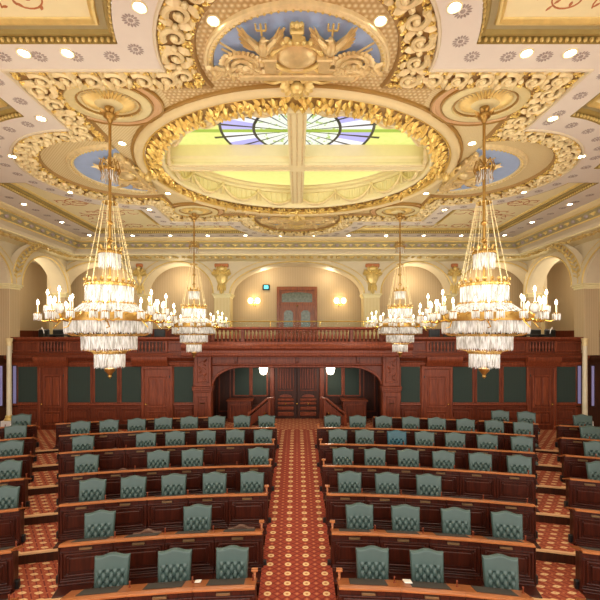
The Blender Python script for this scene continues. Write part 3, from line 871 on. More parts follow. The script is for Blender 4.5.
# ================================================================== GALLERY
def arch(c,h,z0,rise,n=28): return [(c+h*cos(pi-pi*i/n), z0+rise*sin(pi*i/n)) for i in range(n+1)]
g=MB(); g.box(-13.4,13.4,DW+.25,20.5,3.95,GF); struct(g.build('floor_gallery','mahogany_dark',smooth=False))
YA=18.8; ZS=6.85; ZT=8.46; YW=20.3
AR=[(-9.75,1.95),(-5.82,1.70),(0,3.22),(5.82,1.70),(9.75,1.95)]
poly=[(-12.2,ZT),(-12.2,ZS)]
for c,h in AR: poly+=arch(c,h,ZS,1.5)
poly+=[(12.2,ZS),(12.2,ZT)]
g=MB(); g.prism(poly,YA,YA+.9,'y'); arc_wall=struct(g.build('wall_back_arcade','pink',angle=30))
def archivolt(parent,c,h,z0,rise,y,sign=-1,ax='y'):
    n=32
    def P(p,a): return (p[0],a,p[1]) if ax=='y' else (a,p[0],p[1])
    m=MB()
    i0=arch(c,h+.02,z0,rise+.02,n); i1=arch(c,h+.34,z0,rise+.26,n)
    rings=[[P(p,y) for p in i0],[P(p,y+sign*.09) for p in i0],[P(p,y+sign*.10) for p in arch(c,h+.17,z0,rise+.13,n)],[P(p,y+sign*.06) for p in i1],[P(p,y) for p in i1]]
    m.loft(rings,closed=False); m.build('archivolt','pink',parent,angle=40)
    m=MB(); m.tube([P(p,y+sign*.09) for p in arch(c,h+.05,z0,rise+.05,n)],.035,8)
    m.tube([P(p,y+sign*.05) for p in arch(c,h+.36,z0,rise+.28,n)],.02,6); m.build('gilded_edge','gold',parent)
for c,h in AR: archivolt(arc_wall,c,h,ZS,1.5,YA)
# piers of the back arcade
PX=[(-12.2,-11.7),(-7.8,-7.52),(-4.12,-3.22),(3.22,4.12),(7.52,7.8),(11.7,12.2)]
for a,b in PX:
    p=rbox('pier','tan_striped',arc_wall,[(a+.06,b-.06,YA+.05,YA+.85,GF,ZS-.16)],.01)
    q=MB()
    for z0,z1,e in ((ZS-.2,ZS-.12,.02),(ZS-.12,ZS-.05,.06),(ZS-.05,ZS+.01,.1)): q.bbox(a+.06-e,b-.06+e,YA+.05-e,YA+.85+e,z0,z1,.015)
    q.build('capital','cream',p,smooth=False)
g=MB(); g.box(-13.4,13.4,YW,YW+.2,3.9,ZT); wgb=struct(g.build('wall_gallery_back','wall',smooth=False))
g=MB(); g.box(-13.4,13.4,YA+.9,YW+.1,ZT-.02,ZT+.1); struct(g.build('ceiling_gallery','pink',smooth=False))
sk=rbox('skirting','mahogany',wgb,[(-13.3,-4.3,YW-.05,YW,GF,5.15),(4.3,13.3,YW-.05,YW,GF,5.15)],.01)
# spandrel cartouches
for xc,w in ((-3.67,.42),(3.67,.42),(-7.66,.2),(7.66,.2)):
    c=MB(); y=YA-.04; k=w/.42
    c.ball((xc,y,7.62),(.30*k,.12,.34)); 
    for i in range(7):
        q=pi*(i/6); c.leaf((xc,y-.05,7.75),(cos(q),0,sin(q)*.9+.1),.5*(.6+.4*k),.2,.1,(0,-1,0))
    for e in (-1,1):
        c.tube([(xc+e*(.42*k-.02*t)*cos(t*.4),y-.04,7.85+.2*(1-t/18)*sin(t*.4)) for t in range(14)],[.045-.002*t for t in range(14)],6)
        c.leaf((xc+e*.1,y-.05,7.4),(e*.2,0,-1),.45,.16,.09,(0,-1,0))
    c.leaf((xc,y-.06,7.35),(0,0,-1),.55,.2,.1,(0,-1,0)); c.ball((xc,y-.12,8.05),(.2*k,.08,.12))
    c.build('cartouche','gold',arc_wall)
    c=MB(); c.bbox(xc-.34*k,xc+.34*k,y-.1,y+.02,8.12,8.3,.03); c.build('cartouche_cap','rust',arc_wall,smooth=False)
# gallery entrance door
gd=struct(rbox('door_6','door_wood',None,[(-1.06,1.06,YW-.16,YW,7.16,7.36),(-1.06,-.9,YW-.16,YW,GF,7.2),(.9,1.06,YW-.16,YW,GF,7.2),(-.95,.95,YW-.13,YW,6.35,6.5)],.015))
b=MB(); poly=[(-.8,6.55),(.8,6.55),(.8,6.95)]+[(.8*cos(pi*i/12),6.95+.12*sin(pi*i/12)) for i in range(1,12)]+[(-.8,6.95)]
b.prism([(-.92,6.48),(.92,6.48),(.92,7.2),(-.92,7.2)],YW-.1,YW-.04,'y',holes=[poly]); b.build('transom_frame','door_wood',gd,smooth=False)
b=MB(); b.box(-.85,.85,YW-.06,YW-.04,6.5,7.15); b.build('transom_glass','door_glass',gd,smooth=False)
for e in (-1,1):
    xc=e*.45
    hole=[(xc-.24,5.1),(xc+.24,5.1),(xc+.24,6.0),(xc+.12,6.12),(xc-.12,6.12),(xc-.24,6.0)]
    b=MB(); b.prism([(xc-.44,GF),(xc+.44,GF),(xc+.44,6.36),(xc-.44,6.36)],YW-.12,YW-.05,'y',holes=[hole]); l=b.build('door_leaf','door_wood',gd,smooth=False)
    b=MB(); b.box(xc-.26,xc+.26,YW-.09,YW-.07,5.05,6.15); b.build('glass_pane','door_glass',l,smooth=False)
    b=MB(); b.ball((xc-e*.36,YW-.17,5.05),.035); b.build('door_knob','brass',l)
b=MB(); b.ball((0,YW-.14,6.36),.04); b.build('door_closer','brass',gd)
# exit display and wall sconces
sg=thing('wall_display','small black wall box with a glowing cyan display left of the gallery door','display',(-1.62,YW,7.33))
b=MB(); b.bbox(-.19,.19,-.1,0,-.15,.15,.02); b.build('housing','black',sg,smooth=False)
b=MB(); b.bbox(-.11,.11,-.115,-.1,-.08,.09,.004); b.build('screen','screen',sg,smooth=False)
for s,nm in ((-1,'left'),(1,'right')):
    w=thing('wall_sconce','lit two-globe brass wall sconce on the gallery wall, %s of the door'%nm,'wall lamp',(s*2.24,YW,6.5),0,'sconces beside the gallery door')
    b=MB(); b.lathe([(.0,0),(.09,0),(.07,.05),(0,.06)],(0,0,0),14)
    b=MB(); b.bbox(-.06,.06,-.05,0,-.16,.06,.015); b.tube([(0,-.05,-.05),(0,-.2,-.1),(0,-.24,-.05)],.018,6)
    b.tube([(-.19,-.24,0),(-.19,-.24,-.06),(0,-.24,-.1),(.19,-.24,-.06),(.19,-.24,0)],.016,6); b.build('bracket','brass',w)
    for e in (-1,1):
        b=MB(); b.lathe([(.05,-.03),(.1,.0),(.14,.09),(.12,.2),(.07,.26),(0,.27)],(e*.19,-.24,0),14); b.build('glass_globe','sconce_glass',w)
# black gallery chairs showing over the rail
gs=empty('gallery_chair')
b=MB(); b.bbox(-.24,.24,-.02,.05,.5,.98,.03); b.build('backrest','black',gs,smooth=False)
b=MB(); b.bbox(-.24,.24,-.42,0,.42,.5,.03); b.build('seat','black',gs,smooth=False)
for e in (-1,1):
    b=MB(); b.bbox(e*.25-.02,e*.25+.02,-.4,.04,.0,.66,.01); b.build('side_frame','black',gs,smooth=False)
i=0
for s,nm in ((-1,'left'),(1,'right')):
    for j in range(9):
        x=s*(10.85-.62*j)
        if abs(x)<5: continue
        o=gs if i==0 else dup(gs,(0,0,0),0); o.location=(x,16.5,GF+.05); o.rotation_euler=(0,0,0)
        tag(o,'black gallery seat above the %s wood wall, %s from the outer end'%(nm,ORD(j)),'seat','black seats in the gallery'); i+=1
    d=thing('gallery_desk','long low dark desk with reading lamps behind the %s gallery rail'%nm,'desk',(s*8.2,15.75,GF))
    b=MB(); b.bbox(-1.9,1.9,-.2,.2,.76,.82,.01); b.build('desktop','black',d,smooth=False)
    for e in (-1,1):
        b=MB(); b.bbox(e*1.8-.03,e*1.8+.03,-.18,.18,0,.76,.005); b.build('leg','black',d,smooth=False)
    mc=thing('gooseneck_microphone','thin white-tipped microphone standing behind the %s gallery rail'%nm,'microphone',(s*10.35,15.75,GF))
    b=MB(); b.lathe([(.08,0),(.08,.02),(.012,.03),(.012,.85)],(0,0,0),10); b.build('stand','black',mc)
    b=MB(); b.tube([(0,0,.85),(s*.02,0,.98),(s*.08,-.02,1.1)],[.012,.014,.03],8); b.build('head','paper',mc)
    # daylit parapet end wall of the gallery
    x0,x1=(10.6,11.5) if s>0 else (-11.5,-10.6)

# ================================================================== SIDE ARCADES
XA=11.2
for s,nm in ((-1,'left'),(1,'right')):
    SA=[(17.12,1.5),(13.1,1.85),(8.95,1.65)]
    poly=[(18.9,ZT),(18.9,ZS)]
    for c,h in SA: poly+=[p for p in arch(c,h,ZS,1.4)][::-1]
    poly+=[(6.9,ZS),(6.9,ZT)]
    b=MB(); b.prism(poly,s*XA,s*(XA+.7),'x'); sw=struct(b.build('wall_%s_arcade'%nm,'pink',angle=30))
    for c,h in SA: archivolt(sw,c,h,ZS,1.4,s*XA,-s,'x')
    for y0,y1 in ((18.62,18.95),(15.0,15.62),(10.6,11.25),(6.6,7.3)):
        p=rbox('pier','wall',sw,[(min(s*(XA+.02),s*(XA+.62)),max(s*(XA+.02),s*(XA+.62)),y0+.03,y1-.03,GF if y0>14.5 else 0,ZS-.16)],.01)
        q=MB()
        for z0,z1,e in ((ZS-.2,ZS-.12,.02),(ZS-.12,ZS-.05,.06),(ZS-.05,ZS+.01,.1)): q.bbox(min(s*(XA+.02-e),s*(XA+.62)),max(s*(XA+.02-e),s*(XA+.62)),y0+.03-e,y1-.03+e,z0,z1,.015)
        q.build('capital','cream',p,smooth=False)
        # curved bracket rib reaching from the pier to the cornice
        if y0<18:
            rb=MB(); n=14; rings=[]
            for i in range(n+1):
                t=i/n; x=XA-1.1*(1-cos(t*pi/2)); z=ZS+.02+(8.42-ZS)*sin(t*pi/2)
                rings.append([(s*x,y0+.08,z),(s*x,y1-.08,z),(s*(x+.12+.5*t*(1-t)),y1-.08,z+.05*(1-t)),(s*(x+.12+.5*t*(1-t)),y0+.08,z+.05*(1-t))])
            rb.loft(rings); rb.build('bracket_rib','pink',sw,angle=50)
            go=MB()
            for i in range(12):
                t=(i+.5)/12; x=XA-.03-1.1*(1-cos(t*pi/2)); z=ZS+(8.42-ZS)*sin(t*pi/2)
                for e in (-1,1): go.leaf((s*x,(y0+y1)/2+e*.02,z-.02),(-s*.5*t,e*.8,.5),.22,.12,.06,(-s*cos(t*1.5),0,-sin(t*1.5)))
                go.ball((s*x,(y0+y1)/2,z-.02),.045,6,5)
            for e in (y0+.1,y1-.1):
                go.tube([(s*(XA-.02-1.1*(1-cos(i/14*pi/2))),e,ZS+(8.42-ZS)*sin(i/14*pi/2)) for i in range(15)],.025,6)
            go.build('gilded_leaves','gold',sw)
    b=MB(); b.box(min(s*13.2,s*13.4),max(s*13.2,s*13.4),-3,20.5,0,ZT); struct(b.build('wall_'+nm,'wall',smooth=False))
    b=MB(); b.box(min(s*(XA+.6),s*13.4),max(s*(XA+.6),s*13.4),-3,20.4,ZT-.03,ZT+.1); struct(b.build('ceiling_side_gallery','pink',smooth=False))
    b=MB(); b.box(min(s*11.75,s*13.2),max(s*11.75,s*13.2),DW+.2,20.3,GF,GF+1.0) if False else b.bbox(min(s*13.1,s*13.2),max(s*13.1,s*13.2),15.5,20.2,GF,GF+1.0,.01)
    b.build('dado_panel','mahogany',bpy.data.objects['wall_'+nm],smooth=False)
# ================================================================== CEILING  (plan coordinates u = x, v = y - CY)
LA,LB,RS,RB=4.72,4.14,2.35,2.15
def field_path(e=0.0, na=26, straight=6):
    """outline of the central field (rectangle with four round lobes) inset by e, counter-clockwise"""
    A,B,rs,rb=LA-e,LB-e,RS-e,RB-e
    ds=sqrt(max(0,rs*rs-(A-LA)**2)); db=sqrt(max(0,rb*rb-(B-LB)**2))
    P=[]
    def seg(p,q,n):
        for i in range(n): P.append((p[0]+(q[0]-p[0])*i/n,p[1]+(q[1]-p[1])*i/n))
    def arc(c,r,a0,a1,n):
        for i in range(n): P.append((c[0]+r*cos(a0+(a1-a0)*i/n),c[1]+r*sin(a0+(a1-a0)*i/n)))
    a=atan2(ds,A-LA); arc((LA,0),rs,-a,a,na); seg((A,ds),(A,B),straight); seg((A,B),(db,B),straight)
    b=atan2(B-LB,db); arc((0,LB),rb,b,pi-b,na); seg((-db,B),(-A,B),straight); seg((-A,B),(-A,ds),straight)
    arc((-LA,0),rs,pi-a,pi+a,na); seg((-A,-ds),(-A,-B),straight); seg((-A,-B),(-db,-B),straight)
    arc((0,-LB),rb,pi+b,2*pi-b,na); seg((db,-B),(A,-B),straight); seg((A,-B),(A,-ds),straight)
    return P
OU,OV,SU=8.4,5.85,.45
def coffer_path(e,sx,sy,na=16):
    """corner coffer (an L with two bites following the lobes) inset by e"""
    rs,rb=RS+.5+e,RB+.5+e; A,B=LA+.55+e,LB+.52+e; U,V,s=OU-e,OV-e,SU+e
    P=[(U,s),(U,V)]
    u1=sqrt(max(.01,rb*rb-(V-LB)**2)); u2=sqrt(rb*rb-(B-LB)**2)
    a1=atan2(V-LB,u1); a2=atan2(B-LB,u2)
    for i in range(na+1): q=a1+(a2-a1)*i/na; P.append((rb*cos(q),LB+rb*sin(q)))
    P.append((A,B))
    v1=sqrt(rs*rs-(A-LA)**2); b1=atan2(v1,A-LA); b2=asin(min(1,s/rs))
    for i in range(na+1): q=b1+(b2-b1)*i/na; P.append((LA+rs*cos(q),rs*sin(q)))
    return [(sx*x,sy*y) for x,y in P]
def w(P): return [(x,y+CY) for x,y in P]
def at(P,z): return [(x,y+CY,z) for x,y in P]
QUAD=[(1,1),(-1,1),(-1,-1),(1,-1)]
VE=6.46; UE=9.35
c=MB(); c.prism(w([(-UE-.2,-VE-.2),(UE+.2,-VE-.2),(UE+.2,VE+.2),(-UE-.2,VE+.2)]),ZC,ZC+.28,'z',holes=[w(field_path())]+[w(coffer_path(0,*q)) for q in QUAD])
ceil=struct(c.build('ceiling','lavender',smooth=False))
ZF2=ZC+.12
DA,DB=4.14,3.64
def ell(a,b,n=72): return [(a*cos(2*pi*i/n),b*sin(2*pi*i/n)) for i in range(n)]
c=MB(); c.prism(w(field_path(-.02)),ZF2,ZF2+.1,'z',holes=[w(ell(DA-.2,DB-.2))]); field=c.build('field_panel','tan_striped',ceil,smooth=False)
# gilded basketweave patches around the front and back lobes
def spirals(m,path,z,width,step,r=.04,closed=True,flip=True,up=-1,dense=True):
    """running scroll ornament: alternating volutes, leaves and beads along a path in plan"""
    n=len(path); L=[0]
    for i in range(n if closed else n-1):
        p,q=path[i],path[(i+1)%n]; L.append(L[-1]+sqrt((p[0]-q[0])**2+(p[1]-q[1])**2))
    tot=L[-1]; k=max(2,int(tot/step)); step=tot/k
    def pos(s):
        s=s%tot if closed else min(max(s,0),tot-1e-6)
        lo=0
        for i in range(len(L)-1):
            if L[i]<=s<=L[i+1]: lo=i; break
        p,q=path[lo],path[(lo+1)%n]; d=max(1e-9,L[lo+1]-L[lo]); t=(s-L[lo])/d
        tx,ty=(q[0]-p[0])/d,(q[1]-p[1])/d
        return p[0]+(q[0]-p[0])*t,p[1]+(q[1]-p[1])*t,tx,ty
    for i in range(k):
        s0=(i+.5)*step; x,y,tx,ty=pos(s0); nx,ny=-ty,tx; e=1 if (i%2==0 or not flip) else -1
        R=min(width*.34,step*.42)
        pts=[];rad=[]
        for t in range(18):
            f=t/17; a=e*(-2.2+f*7.2); rr=R*(1-.78*f)
            lx=rr*cos(a); ly=rr*sin(a)*e+e*width*.02
            pts.append((x+tx*lx+nx*ly,y+CY+ty*lx+ny*ly,z+up*r*.6)); rad.append(r*(1.15-.7*f))
        m.tube(pts,rad,6)
        m.ball((x,y+CY,z+up*r),(r*1.3,r*1.3,r*1.2),6,5)
        x2,y2,tx2,ty2=pos(s0+step*.5)
        for g in (-1,1):
            m.leaf((x2-tx2*.02,y2+CY-ty2*.02,z),(nx*g+tx2*.35*e,ny*g+ty2*.35*e,0),width*.46,step*.3,r*1.6,(0,0,up))
            m.leaf((x+nx*g*R*.8,y+CY+ny*g*R*.8,z),(tx*.8*e+nx*g*.6,ty*.8*e+ny*g*.6,0),width*.3,step*.24,r*1.3,(0,0,up))
        if dense: m.ball((x2+nx2(nx)*0,y2+CY,z+up*r*.8),(r*1.1,r*1.1,r),6,5)
def nx2(a): return a
# cove under the scroll band and the band itself
c=MB(); c.loft([at(field_path(-.0),ZC+.002),at(field_path(.015),ZC-.025),at(field_path(.045),ZC-.025),at(field_path(.06),ZC+.03)]); c.build('band_fillet','pink',ceil,angle=50)
c=MB(); c.loft([at(field_path(.06),ZC+.03),at(field_path(.5),ZC+.08),at(field_path(.52),ZC+.05),at(field_path(.57),ZC+.05),at(field_path(.6),ZF2+.01)])
c.build('band_cove','band_ground',ceil,angle=50)
c=MB(); spirals(c,field_path(.29,na=30,straight=12),ZC+.03,.52,.42,.046); c.build('scroll_band','gold_pale',ceil)
c=MB(); spirals(c,field_path(.12,na=30,straight=12),ZC+.02,.12,.14,.016,dense=False); spirals(c,field_path(.48,na=30,straight=12),ZC+.06,.18,.17,.022,dense=False); c.build('gilded_band','gold_bright',ceil)
# lavender border: stencilled rosettes
def along(path,step,closed=True):
    n=len(path); out=[]; acc=0
    for i in range(n if closed else n-1):
        p,q=path[i],path[(i+1)%n]; d=sqrt((p[0]-q[0])**2+(p[1]-q[1])**2)
        while acc<d and d>0:
            t=acc/d; out.append((p[0]+(q[0]-p[0])*t,p[1]+(q[1]-p[1])*t)); acc+=step
        acc-=d
    return out
c=MB()
ros=[p for p in along(field_path(-.27,na=30),.55) if abs(p[0])<UE and abs(p[1])<VE-.1]
ros+=[p for p in along([(-8.85,-6.1),(8.85,-6.1),(8.85,6.15),(-8.85,6.15)],.6)]
for x,y in ros:
    for i in range(14):
        q=2*pi*i/14; c.leaf((x+.045*cos(q),y+CY+.045*sin(q),ZC-.001),(cos(q),sin(q),0),.075,.034,.006)
    c.lathe([(.0,-.012),(.03,-.008),(.036,.0)],(x,y+CY,ZC),8)
c.build('stencil_rosette','grey_rosette',ceil)
# corner coffers
for sx,sy in QUAD:
    nmz=[(0,ZC-.0),(.0,ZC+.10),(.03,ZC+.10)]
    def ring(lst,mat,name,ang=40):
        m=MB(); m.loft([at(coffer_path(e,sx,sy),z) for e,z in lst]); return m.build(name,mat,ceil,angle=ang)
    ring([(.006,ZC-.004),(.006,ZC+.10),(.03,ZC+.105)],'olive_gold','coffer_edge')
    ring([(.03,ZC+.105),(.05,ZC+.08),(.09,ZC+.08),(.11,ZC+.13)],'olive_gold','coffer_moulding')
    ring([(.11,ZC+.13),(.2,ZC+.14)],'olive','coffer_border')
    ring([(.2,ZC+.14),(.215,ZC+.1),(.25,ZC+.09),(.28,ZC+.11),(.30,ZC+.15)],'gold','coffer_moulding')
    m=MB(); m.prism(w(coffer_path(.29,sx,sy)),ZC+.15,ZC+.18); m.build('coffer_panel','cream',ceil,smooth=False)
    m=MB()
    for x,y in along(coffer_path(.022,sx,sy),.09): m.ball((x,y+CY,ZC+.05),(.03,.03,.036),6,5)
    m.build('bead_moulding','gold',ceil)
    # painted vine scrolls on the cream panel
    m=MB(); rr=random.Random(int(5+sx*2+sy))
    spots=[(OU-1.5+.1*k,SU+1.0+1.05*k) for k in range(0,5)]+[(3.3+1.15*k,(LB+.52+OV)/2) for k in range(0,4)]+[(OU-2.2,SU+3.1),(OU-.9,SU+2.0),(OU-.8,SU+3.6)]
    ring_=coffer_path(.42,1,1)
    def inside(x,y):
        r=False; n=len(ring_)
        for i in range(n):
            (x1,y1),(x2,y2)=ring_[i],ring_[i-1]
            if (y1>y)!=(y2>y) and x<(x2-x1)*(y-y1)/(y2-y1)+x1: r=not r
        return r
    for cx_,cy_ in spots:
        for e in (-1,1):
            pts=[]
            for t in range(22):
                f=t/21; a=rr.uniform(-.02,.02)+e*(f*6.5); R=.42*(1-.75*f)
                x=cx_+e*.28+R*cos(a); y=cy_+R*sin(a)*.8
                pts.append((x,y))
            seg=[]
            for x,y in pts+[(99,99)]:
                if x<90 and inside(x,y): seg.append((sx*x,sy*y+CY,ZC+.148))
                else:
                    if len(seg)>2: m.tube(seg,.011,5)
                    seg=[]
            for x,y in pts[::4]:
                if inside(x,y): m.leaf((sx*x,sy*y+CY,ZC+.149),(rr.uniform(-1,1),rr.uniform(-1,1),0),.1,.045,.008)
    m.build('vine_painting','rust',ceil)
# dome ring
def ering(o,z): return at(ell(DA+o,DB+o*.98),z)
def ring2(ia,ib,z): return at(ell(ia,ib),z)
R0=[(0,-.0),(0,.0)]
c=MB(); c.loft([ering(.0,ZF2),ering(-.01,ZF2-.05),ering(-.05,ZF2-.06),ering(-.07,ZF2-.03)]); c.build('ring_fillet','leaf_ground',ceil,angle=50)
c=MB(); c.loft([ering(-.06,ZF2-.03),ering(-.08,ZF2-.09),ering(-.13,ZF2-.13),ering(-.19,ZF2-.13),ering(-.25,ZF2-.10),ering(-.28,ZF2-.04)]); c.build('ring_torus','tan',ceil,angle=60)
c=MB(); c.loft([ering(-.26,ZF2-.06),ering(-.28,ZF2-.09),ering(-.31,ZF2-.07),ering(-.32,ZF2-.02)]); c.build('ring_fillet','gold_bright',ceil,angle=60)
IA,IB=3.50,2.86
def lerp_ring(f,z): a=DA-.32; b=DB-.32; return ring2(a+(IA-a)*f,b+(IB-b)*f,z)
c=MB(); c.loft([lerp_ring(0,ZF2-.02),lerp_ring(.2,ZF2-.03),lerp_ring(1,ZF2+.02)]); c.build('leaf_ground','leaf_ground',ceil)
c=MB(); n=130; rr=random.Random(4)
for i in range(n):
    q=2*pi*i/n
    for f,L,ww in ((.02,.17,.11),(.2,.18,.11),(.4,.18,.1),(.6,.17,.1),(.8,.15,.09)):
        a=DA-.32; b=DB-.32; p=q+(pi/n if f in(.2,.6) else 0)
        x=(a+(IA-a)*f)*cos(p); y=(b+(IB-b)*f)*sin(p); d=(-cos(p)+rr.uniform(-.9,.9),-sin(p)+rr.uniform(-.9,.9),-.3)
        c.leaf((x,y+CY,ZF2-.03+rr.uniform(-.03,.02)),d,L,ww,.06)
    if i%2==0: c.ball(((IA+.12)*cos(q),(IB+.12)*sin(q)+CY,ZF2-.07),(.05,.05,.05),6,5)
c.build('leaf_garland','gold_bright',ceil)
c=MB(); c.loft([ring2(IA+.02,IB+.02,ZF2+.0),ring2(IA-.02,IB-.02,ZF2-.05),ring2(IA-.08,IB-.08,ZF2-.05),ring2(IA-.11,IB-.11,ZF2+.0),ring2(IA-.10,IB-.10,ZF2+.06)]); c.build('ring_torus','cream',ceil,angle=60)
ZG=EYE+4.95
c=MB(); c.loft([ring2(IA-.1,IB-.1,ZF2+.05),ring2(IA-.1,IB-.1,ZG-.15)]); drum=c.build('drum_wall','cream',ceil)
c=MB(); c.loft([ring2(IA-.1,IB-.1,ZG-.2),ring2(IA-.16,IB-.16,ZG-.19),ring2(IA-.18,IB-.18,ZG-.13),ring2(IA-.27,IB-.27,ZG-.1),ring2(IA-.28,IB-.28,ZG-.03),ring2(IA-.36,IB-.36,ZG-.02)]); c.build('drum_cornice','cream',ceil,angle=45)
c=MB()
for i in range(120):
    q=2*pi*i/120; c.tube([((IA-.115)*cos(q),(IB-.115)*sin(q)+CY,ZF2+.12),((IA-.115)*cos(q),(IB-.115)*sin(q)+CY,ZG-.22)],.035,5)
c.build('drum_reeding','cream',ceil)
c=MB(); ns_=16
for i in range(ns_):
    q0=2*pi*i/ns_; q1=2*pi*(i+1)/ns_; pts=[]
    for t in range(11):
        f=t/10; q=q0+(q1-q0)*f; z=ZG-.24-.36*4*f*(1-f); pts.append(((IA-.2)*cos(q),(IB-.2)*sin(q)+CY,z))
    c.tube(pts,[.03+.03*sin(pi*t/10) for t in range(11)],7)
    c.ball(pts[0],(.06,.06,.08),7,5); c.leaf(pts[0],(0,0,-1),.32,.09,.03,(-cos(q0),-sin(q0),0))
c.build('swag','gold_pale',ceil)
c=MB(); c.loft([ring2(IA-.06,IB-.06,ZG),ring2(.01,.01,ZG)]); k=c.build('skylight_glass','skylight',ceil); 
# recentre glass so that its pattern starts at the middle of the dome
for v in k.data.vertices: v.co.y-=CY; v.co.z-=ZG
k.location=(0,CY,ZG)
ZB=EYE+4.41
def beam(name,p,hw,z0,z1,along_x):
    prof=[(-hw,z1),(-hw,z0+.22),(-hw+.05,z0+.18),(-hw+.05,z0+.08),(-hw+.02,z0+.05),(-hw+.02,z0),(hw-.02,z0),(hw-.02,z0+.05),(hw-.05,z0+.08),(hw-.05,z0+.18),(hw,z0+.22),(hw,z1)]
    m=MB(); a,b=p
    m.loft([[(a,CY+y,z) if along_x else (y,CY+a,z) for y,z in prof],[(b,CY+y,z) if along_x else (y,CY+b,z) for y,z in prof]],closed=False)
    return m.build(name,'cream',ceil,smooth=False)
beam('skylight_beam',(-IA+.1,IA-.1),.22,ZB,ZG-.02,True)
beam('skylight_beam',(-IB+.1,IB-.1),.21,ZB-.01,ZG-.02,False)
c=MB()
for e in (-1,1):
    for y in (-.13,0,.13): c.tube([(y,CY+e*.2,ZB-.012),(y,CY+e*(IB-.12),ZB-.012)],.018,5)
    for y in (-.13,.13): c.tube([(e*.2,CY+y,ZB-.004),(e*(IA-.12),CY+y,ZB-.004)],.018,5)
c.build('beam_beading','gold_pale',ceil)
# medallions above the chandeliers
MED=[(-3.48,-3.12),(3.48,-3.12),(-3.52,3.14),(3.52,3.14)]
for u,v in MED:
    p=(u,v+CY,ZF2-.015)
    m=MB(); m.lathe([(.97,.005),(.95,-.03),(.90,-.035),(.88,-.015),(.78,-.01)],p,40,1,.78,cap=False); m.build('medallion_rim','peach',ceil)
    m=MB(); m.lathe([(.78,-.01),(.76,-.06),(.70,-.08),(.60,-.07),(.57,-.03),(.5,-.0),(.40,-.005),(.30,-.03),(.20,-.10),(.12,-.12),(.0,-.12)],p,40,1,.78,cap=False); m.build('ceiling_medallion','medallion_cream',ceil)
    m=MB()
    for r_ in (.975,.79,.555): m.lathe([(r_+.018,.01),(r_+.014,-.05),(r_-.014,-.05),(r_-.018,.01)],p,40,1,.78,cap=False)
    m.build('medallion_outline','leaf_ground',ceil)
    m=MB()
    for i in range(36):
        q=2*pi*i/36; m.leaf((p[0]+.5*cos(q),p[1]+.39*sin(q),ZF2-.02),(-cos(q),-sin(q)*.78,-.12),.3,.06,.045)
    for i in range(20):
        q=2*pi*i/20; m.leaf((p[0]+.75*cos(q),p[1]+.585*sin(q),ZF2-.05),(-cos(q)+.5*sin(q),-sin(q)-.5*cos(q),0),.2,.1,.03)
    m.build('medallion_leaves','gold',ceil)
# lobes: lattice ground, blue half-round panel with gilded relief
def lobe(cx_,cy_,ang,scale=1.0,r=1.33):
    T=Matrix.Translation((cx_,cy_+CY,ZF2))@Matrix.Rotation(ang,4,'Z')@Matrix.Diagonal((1,scale,1,1))   # local +x along the chord, +y outwards
    def bld(m,n,mat,a=40): 
        return m.build(n,mat,ceil,angle=a)
    m=MB(); m.M=T
    if ang==pi:                                # basketweave on the front lobe, as far as the dome ring
        pass
    half=[(r*cos(pi*i/28),r*sin(pi*i/28)) for i in range(29)]
    m.prism(half,-.03,.0); bld(m,'relief_ground','blue_grey')
    m=MB(); m.M=T
    prof=[(0,-.0),(.01,-.05),(.05,-.07),(.09,-.05),(.11,-.065),(.14,-.055),(.16,.0)]
    m.loft([[((r+o)*cos(pi*i/32),(r+o)*sin(pi*i/32),z) for i in range(33)] for o,z in prof],closed=False); bld(m,'relief_border','gold_pale',50)
    m=MB(); m.M=T
    for i in range(44):
        q=pi*(i+.5)/44; m.ball(((r+.05)*cos(q),(r+.05)*sin(q),-.075),(.022,.022,.016),6,4)
    bld(m,'relief_beading','gold')
    return T
